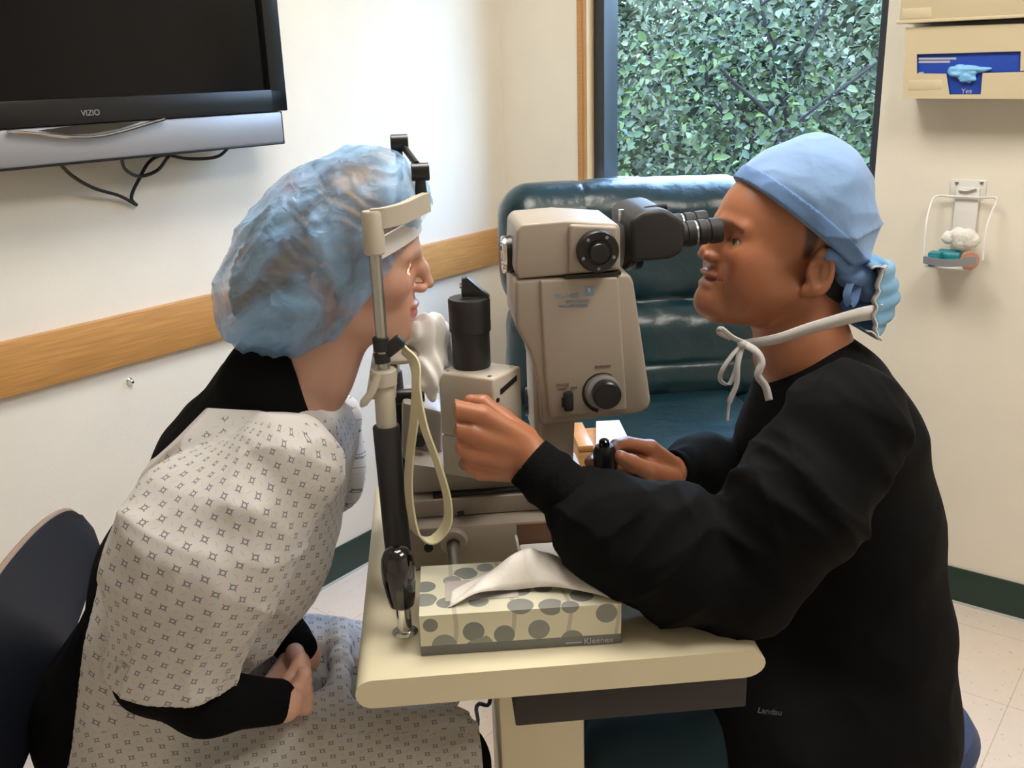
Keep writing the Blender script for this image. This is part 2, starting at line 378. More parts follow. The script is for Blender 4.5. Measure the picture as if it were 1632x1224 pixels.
def voxmesh(f, lo, hi, h, proj=2):
    """surface nets of f < 0 inside the box, evaluated only near the surface"""
    lo = np.asarray(lo, float); hi = np.asarray(hi, float); B = 8; nb = np.ceil((hi-lo)/(h*B)).astype(int); n = nb*B+1
    ci = np.stack(np.meshgrid(*[np.arange(k) for k in nb], indexing='ij'), -1).reshape(-1, 3)
    fc = f(lo+(ci+.5)*h*B); near = np.abs(fc) < h*B*1.25+.006
    Vv = np.ones(tuple(n), np.float32); sg = np.where(fc < 0, -1, 1).astype(np.float32)
    Vv[:-1, :-1, :-1] = np.repeat(np.repeat(np.repeat(sg.reshape(tuple(nb)), B, 0), B, 1), B, 2)
    off = np.stack(np.meshgrid(*[np.arange(B+1)]*3, indexing='ij'), -1).reshape(-1, 3)
    idx = (ci[near][:, None, :]*B+off[None]).reshape(-1, 3)
    lin = np.unique((idx[:, 0]*n[1]+idx[:, 1])*n[2]+idx[:, 2]); I = np.stack(np.unravel_index(lin, tuple(n)), 1)
    val = np.concatenate([f(lo+I[a:a+200000]*h) for a in range(0, len(I), 200000)]); Vv.ravel()[lin] = val
    Vv[0] = Vv[-1] = 1; Vv[:, 0] = Vv[:, -1] = 1; Vv[:, :, 0] = Vv[:, :, -1] = 1
    neg = Vv < 0; s = np.zeros(tuple(n-1), np.int8)
    for a in (0, 1):
        for b in (0, 1):
            for c in (0, 1): s += neg[a:n[0]-1+a, b:n[1]-1+b, c:n[2]-1+c]
    act = (s > 0) & (s < 8); cid = np.full(act.shape, -1, np.int64); A = np.argwhere(act); cid[act] = np.arange(len(A))
    acc = np.zeros((len(A), 3)); cnt = np.zeros(len(A)); cor = [(a, b, c) for a in (0, 1) for b in (0, 1) for c in (0, 1)]
    cv = {q: Vv[A[:, 0]+q[0], A[:, 1]+q[1], A[:, 2]+q[2]] for q in cor}
    for q in cor:
        for ax in range(3):
            if q[ax] == 0:
                q2 = list(q); q2[ax] = 1; q2 = tuple(q2); va, vb = cv[q], cv[q2]; m_ = (va < 0) != (vb < 0)
                t = np.where(m_, va/(va-vb+1e-20), 0); p_ = np.tile(np.array(q, float), (len(A), 1)); p_[:, ax] = t; acc[m_] += p_[m_]; cnt[m_] += 1
    vs = lo+(A+acc/np.maximum(cnt, 1)[:, None])*h; quads = []
    for ax in range(3):
        sl0 = [slice(None)]*3; sl1 = [slice(None)]*3; sl0[ax] = slice(0, -1); sl1[ax] = slice(1, None)
        e0 = neg[tuple(sl0)]; e1 = neg[tuple(sl1)]; E = np.argwhere(e0 != e1); o1, o2 = [a for a in range(3) if a != ax]
        E = E[(E[:, o1] > 0) & (E[:, o2] > 0) & (E[:, o1] < n[o1]-1) & (E[:, o2] < n[o2]-1)]
        def cell(d1, d2): q = E.copy(); q[:, o1] -= d1; q[:, o2] -= d2; return cid[q[:, 0], q[:, 1], q[:, 2]]
        Q = np.stack([cell(1, 1), cell(0, 1), cell(0, 0), cell(1, 0)], 1); flip = neg[E[:, 0], E[:, 1], E[:, 2]]
        if ax == 1: flip = ~flip
        Q[~flip] = Q[~flip][:, ::-1]; quads.append(Q[(Q >= 0).all(1)])
    vol = np.einsum("ij,ij->i", vs[(q_ := np.concatenate(quads))[:, 0]], np.cross(vs[q_[:, 1]], vs[q_[:, 2]])).sum()
    if vol < 0: quads = [q[:, ::-1] for q in quads]
    for _ in range(proj):
        e = h*.4; d = f(vs); g = np.stack([f(vs+V(e, 0, 0))-d, f(vs+V(0, e, 0))-d, f(vs+V(0, 0, e))-d], 1)/e
        g2 = np.maximum((g*g).sum(1), .25); st = g*(d/g2)[:, None]; L = np.linalg.norm(st, axis=1); st *= np.minimum(1, h*.5/(L+1e-12))[:, None]; vs = vs-st*.8
    return vs, np.concatenate(quads)

def sheet(vs, fs, keep):
    """keep only the faces whose corners all satisfy keep: an open single-layer sheet"""
    k = keep(vs); fk = fs[k[fs].all(1)]; used = np.unique(fk); mp = np.full(len(vs), -1); mp[used] = np.arange(len(used)); return vs[used], mp[fk]

# ------------------------------------------------------------------ the room (its own axes: e1 along the window wall, e2 into the corner)
e1 = V(math.cos(YW), -math.sin(YW), 0); e2 = V(math.sin(YW), math.cos(YW), 0); C0 = V(.269, 3.267, 0); ez = V(0, 0, 1)
RW = np.array([e1, e2, ez]).T
def rw(a, b, z): return C0 + a*e1 + b*e2 + V(0, 0, z)
def onL(x, y, off=0): d = ray(x, y); t = (off-(CC-C0) @ e1)/(d @ e1); return CC+d*t
def onR(x, y, off=0): d = ray(x, y); t = (-off-(CC-C0) @ e2)/(d @ e2); return CC+d*t
def rc(p): q = p-C0; return V(q @ e1, q @ e2, p[2])
RZ = -YW
def room(name, g, m, kind='structure', **k):
    o = g.build(name, m, origin=tuple(C0), rotz=RZ, **k); o['kind'] = kind; return o
def rbox(g, a0, a1, b0, b1, z0, z1, bev=0): return g.box(rw((a0+a1)/2, (b0+b1)/2, (z0+z1)/2), (abs(a1-a0), abs(b1-b0), z1-z0), bev, RW)
A1 = 3.7; B1 = -4.3; H = 2.55; WA0, WA1, WZ0, WZ1 = .305, 1.20, 1.075, 2.15
room('floor', rbox(G(), -.16, A1+.1, B1-.1, .16, -.1, 0), 'floor')
room('ceiling', rbox(G(), -.16, A1+.1, B1-.1, .16, H, H+.1), 'ceil')
room('wall_left', rbox(G(), -.16, 0, B1, 0, 0, H), 'wall')
g = G(); rbox(g, -.16, WA0, 0, .16, 0, H); rbox(g, WA1, A1, 0, .16, 0, H); rbox(g, WA0, WA1, 0, .16, 0, WZ0); rbox(g, WA0, WA1, 0, .16, WZ1, H)
room('wall_back', g, 'wall')
room('wall_right', rbox(G(), A1, A1+.1, B1, .16, 0, H), 'wall')
room('wall_front', rbox(G(), -.16, A1+.1, B1-.1, B1, 0, H), 'wall')
room('baseboard_left', rbox(G(), 0, .006, B1, 0, .004, .102, .002), 'green')
room('baseboard_back', rbox(G(), .006, A1, -.006, 0, .004, .102, .002), 'green')
g = G(); rbox(g, 0, .012, B1, 0, 0, .005); rbox(g, .012, A1, -.012, 0, 0, .005); room('trim_1', g, 'edge')
room('trim_2', rbox(G(), 0, .02, B1, -.003, .812, .925, .003), 'oak')           # oak wall rail
w = room('window_1', rbox(G(), WA0, WA0+.02, 0.0, .04, WZ0, WZ1, .001), 'oakw')
g = G(); rbox(g, WA0-.012, WA0+.004, -.006, .02, WZ0-.03, WZ1+.03, .002); g.build('casing', 'oak', w)
g = G()
for a0, a1, z0, z1 in ((WA0, rc(onR(963, 150, -.04))[0], WZ0, WZ1), (WA1-.03, WA1, WZ0, WZ1), (WA0, WA1, WZ0, WZ0+.015), (WA0, WA1, WZ1-.05, WZ1)): rbox(g, a0, a1, .04, .12, z0, z1, .003)
g.build('window_frame', 'alu', w)
rbox(G(), WA0+.03, WA1-.02, .115, .121, WZ0+.02, WZ1-.02).build('window_pane', 'glass', w)
rbox(G(), WA0, WA1, -.02, .045, WZ0-.02, WZ0+.002, .003).build('window_sill', 'white', w)
p = rc(onR(1386, 312, -.02)); g = G(); rbox(g, p[0]-.03, p[0]+.012, .005, .035, WZ0+.002, WZ0+.045, .002)
o = g.build('small_box', 'magenta'); props(o, 'small magenta box on the window sill behind the blue surgical cap', 'box')
g = G(); c = onL(207, 608); g.lathe(c-e1*.002, e1, [(0, .009), (.003, .009), (.006, .006), (.012, .005), (.014, .003)], 20)
o = g.build('wall_bolt', 'chrome'); props(o, 'small round chrome bolt head fixed to the left wall below the oak rail', 'bolt')

# ceiling troffers (the room's lamps)
lampm = mat('fluorescent diffuser', (1, .95, .87), .5, emit=16.5, emcol=(1, .935, .835))
LP = ((1.0, -1.35), (2.25, -1.35))
for i, (a, b) in enumerate(LP):
    t = thing('ceiling_light', 'recessed fluorescent ceiling light panel above the examination table, ' + ('nearest the television', 'nearest the glove dispenser')[i], 'ceiling light', tuple(rw(a, b, H-.03)), RZ)
    rbox(G(), a-.30, a+.30, b-.45, b+.45, H-.016, H-.008, .001).build('diffuser', lampm, t)
    g = G()
    for q in ((a-.32, a-.30, b-.47, b+.47), (a+.30, a+.32, b-.47, b+.47), (a-.30, a+.30, b-.47, b-.45), (a-.30, a+.30, b+.45, b+.47)): rbox(g, q[0], q[1], q[2], q[3], H-.02, H)
    g.build('frame', 'white', t)

# ------------------------------------------------------------------ television on the left wall
TO = .135
p = rc(onL(457, 228, TO)); q = rc(onL(459, 176, TO)); aS, bR, zB = TO, p[1], p[2]; zS = q[2]; bR2 = q[1]
t = thing('television', 'wall-mounted flat screen television with a black bezel and silver lower strip', 'television', tuple(rw(TO/2, bR-.5, zB)), RZ)
BW = 1.05; zT = zS+.66
zb1 = rc(onL(431, 143, TO))[2]; bs = rc(onL(431, 143, TO))[1]
g = G()
for q in ((bR2-.0, bs, zS, zT), (bR2-BW, bR2-BW+.045, zS, zT), (bR2-BW, bR2, zS, zb1), (bR2-BW, bR2, zT-.045, zT)): rbox(g, TO-.035, TO, min(q[0], q[1]), max(q[0], q[1]), q[2], q[3], .002)
g.build('bezel', 'tvblack', t)
rbox(G(), TO-.035, TO-.012, bR2-BW+.03, bs+.01, zb1-.01, zT-.03).build('screen', 'screen', t)
rbox(G(), .03, TO-.035, bR2-BW+.02, bR2-.02, zB+.02, zT-.02, .015).build('rear_housing', 'tvblack', t)
g = G(); rbox(g, TO-.04, TO-.003, bR-BW, bR-.003, zB+.002, zS-.001, .006); g.build('lower_strip', 'silver', t)
g = G(); rbox(g, TO-.042, TO-.006, bR-BW-.001, bR, zB-.002, zB+.004, .002); rbox(g, TO-.042, TO-.006, bR-.004, bR, zB, zS-.001, .001); g.build('strip_edge', 'tvblack', t)
sw = [onL(x, y, TO+.004) for x, y in ((12, 211), (40, 212), (80, 216), (120, 219), (160, 217), (200, 208), (240, 196), (262, 190))]
g = G(); g.tube(spline(sw, 6), .0035, 8); g.build('chrome_lip', 'chrome', t)
up = [onL(x, y, TO+.001) for x, y in ((60, 208), (110, 214), (150, 212), (190, 205), (225, 194), (180, 196), (120, 200))]
g = G(); g.poly(up, e1*.001); g.build('speaker_gloss', 'gloss', t)
text('brand_lettering', 'VIZIO', onL(145, 184, TO+.0005), e2, ez, .0155, 'silver', t, th=.0006)
g = G(); g.box(rw(.015, bR-.5, zS+.3), (.03, .3, .3), .004, RW); g.build('wall_bracket', 'blackm', t)
for nm, P, lb in (('power_cable', ((90, 255, .10), (115, 280, .06), (150, 300, .035), (190, 312, .02), (218, 327, .012)), 'black cable hanging below the television from its left side to a low point'),
              ('power_cable', ((368, 232, .09), (345, 250, .05), (300, 253, .03), (262, 247, .03), (238, 258, .03), (222, 285, .02), (212, 305, .012), (210, 318, .012), (218, 327, .010)), 'black cable looping below the television from its right side'),
              ('signal_cable', ((193, 250, .10), (200, 270, .06), (222, 281, .03), (250, 272, .035), (268, 250, .09)), 'short black cable loop hanging in the middle under the television')):
    g = G(); g.tube(spline([onL(x, y, o_) for x, y, o_ in P], 8), .0038, 8); o = g.build(nm, 'rubber'); props(o, lb, 'cable')

# ------------------------------------------------------------------ glove dispenser and wire rack on the right part of the window wall
DO = .11
def rpoly(g, px, off, d, bev=.0): return g.poly([onR(x, y, off) for x, y in px], e2*d, bev)
t = thing('glove_dispenser', 'tan plastic wall dispenser with a blue box of gloves showing through its slot', 'glove dispenser', tuple(onR(1535, 157, DO/2)), RZ)
x1 = 1680
def gy(x, ytop_l, slope): return ytop_l + (x-1440)*slope
g = G()
for px in (((1443, 44), (x1, 36), (x1, 80), (1443, 87)), ((1443, 87), (1461, 86.5), (1461, 117), (1440, 117)), ((1627, 81.5), (x1, 80), (x1, 112), (1626, 113)),
           ((1440, 117), (1508, 117.5), (1513, 151), (1439, 151)), ((1566, 116.5), (x1, 113), (x1, 150), (1563, 150.5)), ((1439, 151), (x1, 150), (x1, 158), (1438, 157))):
    rpoly(g, px, DO, .004)
g.build('front_cover', 'disp', t)
a0, _, z0 = rc(onR(1438, 157, DO)); zt = rc(onR(1443, 44, DO))[2]; a1 = rc(onR(x1, 157, DO))[0]
g = G(); rbox(g, a0, a0+.004, -DO+.002, 0, z0, zt); rbox(g, a0, a1, -DO+.002, 0, z0, z0+.004); rbox(g, a0, a1, -.004, 0, z0, zt); rbox(g, a1-.004, a1, -DO+.002, 0, z0, zt); g.build('housing', 'disp', t)
g = G(); rpoly(g, ((1448, 128), (1500, 127), (1502, 142), (1447, 144)), DO+.0006, .001, .0004); g.build('embossed_label', 'disp', t)
t2 = thing('dispenser', 'upper tan plastic wall dispenser, cut by the top of the picture, above the glove slot', 'dispenser', tuple(onR(1535, 36, DO/2)), RZ)
au, _, zu = rc(onR(1431, 39, DO+.012)); g = G(); rbox(g, au, a1+.01, -DO-.012, 0, zu+.001, zu+.19, .005); g.build('housing', 'disp', t2)
g = G(); rbox(g, au-.004, a1+.012, -DO-.014, -DO+.01, zu+.001, zu+.008, .002); g.build('lid_lip', 'disp', t2)
g = G(); rpoly(g, ((1438, 14), (1484, 12), (1485, 28), (1437, 30)), DO+.0128, .001, .0004); g.build('embossed_label', 'disp', t2)
gb = G(); rbox(gb, a0+.012, a1-.012, -DO+.008, -.006, z0+.005, zt-.008, .002); o = gb.build('glove_box', 'glovebox'); props(o, 'blue card box of gloves inside the tan wall dispenser', 'glove box')
pr = onR(1540, 145, DO-.0085)
text('box_lettering', 'Yes', onR(1540, 149, DO-.0076), e1, ez, .016, 'whiteink', o)
g = G()
for x, y, l in ((1464, 92, 60), (1464, 97, 50), (1464, 115, 8)): g.poly([onR(x, y, DO-.0075), onR(x+l, y-.4, DO-.0075), onR(x+l, y+3, DO-.0075), onR(x, y+3.4, DO-.0075)], e2*.0005)
g.build('printed_lines', 'whiteink', o)
gc = onR(1540, 116, DO-.002)
def fglove(P):
    q = (P-gc) @ RW; d = ell(q, V(-.008, 0, .004), V(.036, .012, .017)); d = smin(d, ell(q, V(.022, 0, .008), V(.035, .010, .008)), .01); d = smin(d, ell(q, V(.004, -.002, -.012), V(.022, .010, .012)), .01)
    return d + .004*ridges(q*V(45, 45, 90)+3)
vs, fs = voxmesh(fglove, gc-.075, gc+.075, .002); o = mesh('glove', vs, fs, 'glove', None, 180); props(o, 'light blue nitrile glove bunched in the slot of the wall dispenser', 'glove')

# wire rack with supplies
t = thing('wire_rack', 'white wall rack with a wire hoop and curved front strip holding medical supplies', 'rack', tuple(onR(1528, 425, .05)), RZ)
a0, _, z1 = rc(onR(1516, 286, .006)); a1_, _, _z = rc(onR(1573, 286, .006)); zb = rc(onR(1530, 312, .006))[2]
g = G(); rbox(g, a0, a1_, -.006, 0, zb, z1, .001); g.build('acrylic_plate', 'silver' if False else 'white', t)
ap0, _, zp0 = rc(onR(1517, 365, .012)); ap1, _, zp1 = rc(onR(1562, 300, .012)); g = G(); rbox(g, ap0, ap1, -.012, -.006, rc(onR(1540, 400, .012))[2], zp1, .002); g.build('back_plate', 'white', t)
g = G()
for x, y in ((1525, 291), (1565, 291)): g.lathe(onR(x, y, .006), -e2, [(0, .0045), (.003, .004), (.004, .002)], 14)
g.tube([onR(1528, 303, .016), onR(1540, 305, .018), onR(1556, 301, .016)], .0025); g.build('screws_and_clip', 'steel', t)
g = G()
lw = [onR(1517, 313, .02), onR(1495, 312, .025), onR(1485, 322, .05), onR(1476, 360, .085), onR(1472, 420, .10)]
rw_ = [onR(1562, 315, .02), onR(1588, 316, .03), onR(1582, 335, .05), onR(1572, 365, .085), onR(1566, 415, .10)]
g.tube(spline(lw, 6), .0028); g.tube(spline(rw_, 6), .0028); g.tube([lw[0], rw_[0]], .0028); g.build('wire_hoop', 'white', t)
g = G(); fr = [rc(onR(1472, 414, .10)), rc(onR(1500, 419, .118)), rc(onR(1525, 419, .122)), rc(onR(1556, 415, .11))]
g.ribbon(spline([rw(*q) for q in fr], 8), .018, ez, .002); g.build('front_strip', 'silver', t)
q0 = rc(onR(1472, 424, .10)); g = G(); rbox(g, q0[0], q0[0]+.10, -.10, -.006, q0[2]-.003, q0[2], .001); g.build('shelf', 'white', t)
zsh = q0[2]; sh = lambda x, off: V(*rw(rc(onR(x, 410, off))[0], -off, zsh))
c = sh(1490, .075); g = G(); g.cyl(c+V(0, 0, .014)-e2*.022, c+V(0, 0, .014)+e2*.02, .014, bev=.001); g.box(c+V(0, 0, .02), (.028, .03, .026), .003, RW); o = g.build('tape_dispenser', 'teal', None); props(o, 'teal plastic tape dispenser at the left of the white wall rack', 'tape dispenser')
g = G(); g.cyl(c+V(0, 0, .018)-e2*.0235, c+V(0, 0, .018)-e2*.022, .006); g.build('hub_hole', 'glovebox', o)
c = sh(1510, .045); g = G(); g.cyl(c+V(0, 0, .02)-e1*.02, c+V(0, 0, .02)+e1*.03, .016, bev=.002); o = g.build('plastic_bottle', 'teal'); props(o, 'dark teal plastic bottle lying in the middle of the white wall rack', 'bottle')
c = sh(1546, .085); g = G(); ax = e1*.25-e2; ax /= np.linalg.norm(ax)
g.lathe(c+V(0, 0, .0205)-ax*.010, ax, [(0, .012), (0, .021), (.02, .021), (.02, .012), (0, .012)], 28, caps=False); o = g.build('tape_roll', 'peach'); props(o, 'peach coloured roll of tape at the right of the white wall rack', 'tape roll')
gz = onR(1532, 377, .05)
def fgz(P):
    q = (P-gz) @ RW; d = None
    for x, z, r in ((-.028, -.004, .016), (-.006, .004, .019), (.016, .002, .019), (.032, -.006, .014), (0, -.012, .02), (.02, -.012, .018)): e = np.linalg.norm(q-V(x, .004*np.sin(x*300), z), axis=1)-r; d = e if d is None else smin(d, e, .006)
    return d+.0018*noise(q*160)
vs, fs = voxmesh(fgz, gz-.065, gz+.065, .0022); o = mesh('gauze_pad', vs, fs, 'cotton', None, 180); props(o, 'bunch of white gauze behind the teal and peach supplies in the rack', 'gauze')

# ------------------------------------------------------------------ outdoors, beyond the glass
room('trim_3', rbox(G(), -8, 9, .2, 9, -.3, -.25), 'leaf_ground' if False else mat('shaded undergrowth soil', (.03, .05, .02), .9))
barkm = mat('dark bark', (.022, .018, .017), .95, bump=.5, bscale=40, spec=.1)
def leaves(cs, n, size, cols, name, label, group, stems, parent=None):
    """one shrub: crown of leaf blades filling ellipsoids cs=[(centre, radii)], with stems as a part"""
    vs = []; fs = []; col = []; wts = np.array([np.prod(r) for _, r in cs]); wts = wts/wts.sum()
    for i in range(n):
        c, r = cs[RNG.choice(len(cs), p=wts)]; d = RNG.normal(size=3); d /= np.linalg.norm(d); p = np.asarray(c)+d*np.asarray(r)*RNG.uniform(.25, 1)**.4
        nrm = RNG.normal(size=3)+V(0, 0, .9)-e2*.5; nrm /= np.linalg.norm(nrm); t_ = np.cross(nrm, RNG.normal(size=3)); t_ /= np.linalg.norm(t_); b_ = np.cross(nrm, t_)
        s = size*RNG.uniform(.55, 1.35); w_ = s*RNG.uniform(.55, .85); k = len(vs)
        for u, v_, w2 in ((-1, 0, 0), (-.45, .8, .16), (.3, .75, .12), (1, 0, -.1), (.3, -.75, .12), (-.45, -.8, .16)): vs.append(p+t_*u*s*.5+b_*v_*w_*.5+nrm*w2*s)
        fs.append([k, k+1, k+2, k+3]); fs.append([k, k+3, k+4, k+5])
        cc = V(*cols[RNG.randint(len(cols))])*RNG.uniform(.14, .62); col += [cc]*6
    base = np.mean([c for c, _ in cs], 0); t = thing(name, label, 'shrub', (base[0], base[1], -.25), 0, group)
    o = mesh('foliage', vs, fs, 'leaf', t, 180, col=np.array(col))
    g = G()
    for st in stems: g.tube(spline(st, 5), list(np.linspace(.022, .006, (len(st)-1)*5+1)), 7)
    g.build('stems', barkm, t)
    return t
LC = [(.10, .15, .045), (.13, .18, .05), (.075, .12, .045), (.17, .22, .08), (.12, .15, .10)]
LB = [(.13, .155, .075), (.18, .20, .10), (.10, .12, .06), (.24, .26, .15)]
def ow(a, b, z): return rw(a, b, z)
def stemset(a, b, zt, n): return [[ow(a+RNG.uniform(-.3, .3)*.3, b, -.25), ow(a+RNG.uniform(-.2, .2), b+RNG.uniform(-.1, .1), zt*.4), ow(a+RNG.uniform(-.4, .4), b+RNG.uniform(-.2, .2), zt*.75), ow(a+RNG.uniform(-.6, .6), b+RNG.uniform(-.3, .3), zt)] for _ in range(n)]
leaves([(ow(-.1, 1.7, .95), (.7, .5, .75)), (ow(.5, 1.6, .8), (.7, .5, .5))], 2600, .042, LC, 'leafy_shrub', 'broad-leaved green shrub close outside the window at its left', 'shrubs outside the window', stemset(.1, 1.7, 1.4, 2))
leaves([(ow(1.30, 1.3, 1.62), (.30, .35, .50)), (ow(1.2, 1.5, .9), (.6, .4, .5))], 1500, .048, LC, 'leafy_shrub', 'overhanging branch with dark green leaves outside the window at its upper right', 'shrubs outside the window', [[ow(1.25, 1.2, 2.3), ow(1.22, 1.2, 2.0), ow(1.1, 1.15, 1.8), ow(.95, 1.1, 1.66)], [ow(1.4, 1.4, -.2), ow(1.38, 1.4, 1.0), ow(1.42, 1.4, 2.4)]])
leaves([(ow(-.5, 2.9, .9), (1.6, .45, .95)), (ow(-1.5, 3.3, 1.1), (1.2, .5, .95)), (ow(.9, 3.1, 1.0), (1.1, .45, 1.0))], 17000, .055, LB, 'leafy_shrub', 'hazy green thicket filling the middle distance outside the window', 'shrubs outside the window', stemset(-.3, 3.0, 1.9, 4))
leaves([(ow(-2.2, 5.2, 1.1), (2.6, .8, 1.35)), (ow(.4, 5.2, 1.1), (2.2, .8, 1.25)), (ow(2.4, 5.2, 1.1), (1.6, .8, 1.3)), (ow(-4.4, 5.6, 1.2), (2.2, .8, 1.3))], 17000, .11, LB, 'leafy_shrub', 'tall pale green trees farthest behind the thicket outside the window', 'shrubs outside the window', stemset(-1.2, 5.0, 2.2, 3))

# green backing bank, added to block the bright low sky between the leaves
nh = 70; vs = []
for j in range(9):
    for i in range(nh):
        a = -16+26*i/(nh-1); vs.append(rw(a, 7.2+.35*j, -.3+.30*j+.25*math.sin(a*1.9+j)*(j > 0)+RNG.uniform(0, .22)*(j > 0)))
fs = [[j*nh+i, j*nh+i+1, (j+1)*nh+i+1, (j+1)*nh+i] for j in range(8) for i in range(nh-1)]
o = mesh('sky_backing_bank', vs, fs, mat('backing bank green', (.035, .055, .030), .95, var=.5, vscale=3, spec=.05), None, 180); o['kind'] = 'structure'

# ------------------------------------------------------------------ recliner in the corner
def frc(P):
    q = P.copy(); q[:, 0] = P[:, 0]
    return q
rcx = (pt(797, 400, 2.45)[0]+pt(1215, 400, 2.45)[0])/2; ztop = pt(985, 292, 2.5)[2]
hwid = (pt(1215, 400, 2.45)[0]-pt(797, 400, 2.45)[0])/2
t = thing('recliner', 'dark green leather recliner armchair standing in the corner below the window', 'armchair', (rcx, 2.3, 0))
def rbx(P, c, h, r):
    q = np.abs(P-c)-(h-r); return np.linalg.norm(np.maximum(q, 0), axis=1)+np.minimum(q.max(1), 0)-r
zc1 = pt(900, 500, 2.4)[2]; zc2 = pt(900, 655, 2.3)[2]
def fback(P):
    lean = (P[:, 2]-.6)*.16; Q = P-np.c_[0*lean, lean, 0*lean]
    d = rbx(Q, V(rcx, 2.46, (ztop+zc1)/2), V(hwid, .10, (ztop-zc1)/2+.01), .085)
    d2 = rbx(Q, V(rcx, 2.44, (zc1+zc2)/2), V(hwid*.98, .115, (zc1-zc2)/2+.02), .075)
    d3 = rbx(Q, V(rcx, 2.50, (ztop+.25)/2-.1), V(hwid*.9, .06, (ztop-.25)/2-.05), .05)
    d = smin(smin(d, d2, .012), d3, .03)
    q = (P-V(rcx, 0, zc1))*V(6, 6, 9)
    cr = np.exp(-((Q[:, 2]-(zc1+zc2)/2+.02)/.006)**2)*.006*(Q[:, 0] > rcx-.1)
    v1 = np.exp(-((Q[:, 0]-rcx+.12)/.004)**2)*.004*(Q[:, 2] > zc1)
    return d+.010*noise(q)+.005*ridges(q*V(1.3, 1.3, .7)+7)+cr+v1
vs, fs = voxmesh(fback, V(rcx-hwid-.06, 2.2, .15), V(rcx+hwid+.06, 2.75, ztop+.08), .008); mesh('back_cushion', vs, fs, 'leather', t, 180)
def fseat(P):
    d = rbx(P, V(rcx, 2.13, zc2-.075), V(hwid*.80, .30, .09), .07); return d+.012*noise(P*V(5, 5, 5)+2)
vs, fs = voxmesh(fseat, V(rcx-hwid-.05, 1.7, zc2-.22), V(rcx+hwid+.05, 2.5, zc2+.06), .008); mesh('seat_cushion', vs, fs, 'leather', t, 180)
for sgn in (-1, 1):
    def farm(P): 
        d = rbx(P, V(rcx+sgn*(hwid-.03), 2.19, zc2/2+.02), V(.085, .30, zc2/2-.02), .06); return d+.008*noise(P*6+5)
    vs, fs = voxmesh(farm, V(rcx+sgn*(hwid-.03)-.12, 1.72, -.02), V(rcx+sgn*(hwid-.03)+.12, 2.55, zc2+.08), .010); mesh('armrest', vs, fs, 'leather', t, 180)
g = G(); g.box((rcx, 2.15, .17), (hwid*1.7, .6, .26), .02); g.build('base', 'leather', t)
# small oak cabinet with a white top behind the instrument
zt = .765; P4 = [pz(951, 672, zt), pz(987, 670, zt), pz(1012, 720, zt), pz(951, 725, zt)]
P4 = [pz(950, 671, zt), pz(987, 669, zt), pz(1008, 712, zt), pz(950, 716, zt)]
cY = np.mean([p[1] for p in P4]); 
t = thing('side_cabinet', 'small oak side cabinet with a white top, behind the far hand on the joystick', 'cabinet', (P4[3][0], cY, 0))
g = G(); g.poly([p-V(0, 0, .012) for p in P4], V(0, 0, .012), .001); g.build('top', 'cream', t)
x0 = pz(917, 700, zt)[0]; xr = min(P4[1][0], P4[2][0]); ynear = P4[3][1]
g = G(); g.poly([V(x0, ynear+.02, 0), V(xr, ynear+.02, 0), V(xr, P4[0][1], 0), V(x0, P4[0][1], 0)], V(0, 0, zt-.0125), .003)
g.build('body', 'oak', t)
g = G(); g.poly([V(x0-.0, ynear+.02, zt-.012), V(P4[3][0]-.001, ynear+.02, zt-.012), V(P4[3][0]-.001, P4[0][1], zt-.012), V(x0, P4[0][1], zt-.012)], V(0, 0, .012), .002); g.build('edge_strip', 'oak', t)

# ------------------------------------------------------------------ instrument table
TZ = .78; TT = .036; ty0 = .945; ty1 = 1.50
xl = pz(583, 1086, TZ)[0]-.004; xr = pz(1196, 1039, TZ)[0]
t = thing('instrument_table', 'cream laminate instrument table with rounded end edges on a boxy pedestal', 'table', ((xl+xr)/2, 1.22, 0))
g = G(); prof = []
r = TT/2; n = 10
for i in range(n+1): a = math.pi/2+math.pi*i/n; prof.append(V(xl+r*.6+r*math.cos(a)*1.1, ty0, TZ-r+r*math.sin(a)))
for i in range(n+1): a = -math.pi/2+math.pi*i/n; prof.append(V(xr-r*.3+r*math.cos(a)*1.4, ty0, TZ-r+r*math.sin(a)))
g.poly(prof, V(0, ty1-ty0, 0)); g.build('tabletop', 'table', t, angle=45)
zb = pt(820, 1110, .965)[2]; d0 = pt(820, 1108, .965); d1 = pt(1190, 1080, .965); dz = pt(825, 1155, .965)[2]
g = G(); g.poly([V(d0[0], .962, dz), V(d1[0], .962, dz), V(d1[0], .962, TZ-TT), V(d0[0], .962, TZ-TT)], V(0, .30, 0), .002); g.build('drawer_box', 'drawer', t)
c0_ = pt(797, 1180, 1.10); c1_ = pt(932, 1180, 1.10)
g = G(); g.box(((c0_[0]+c1_[0])/2, 1.20, (TZ-TT)/2+.02), (c1_[0]-c0_[0], .2, TZ-TT-.04), .006); g.build('pedestal', 'table', t)
g = G(); g.box(((c0_[0]+c1_[0])/2, 1.2, .02), (.40, .34, .04), .01); g.build('foot', 'table', t)
g = G(); g.tube(spline([V(c0_[0]-.01, 1.22, TZ-TT-.02), pt(782, 1110, 1.22), pt(760, 1125, 1.24), pt(745, 1180, 1.3), V(-.15, 1.3, .3), V(-.12, 1.3, .02)], 6), .003, 8); g.build('power_cord', 'bluecloth', t)

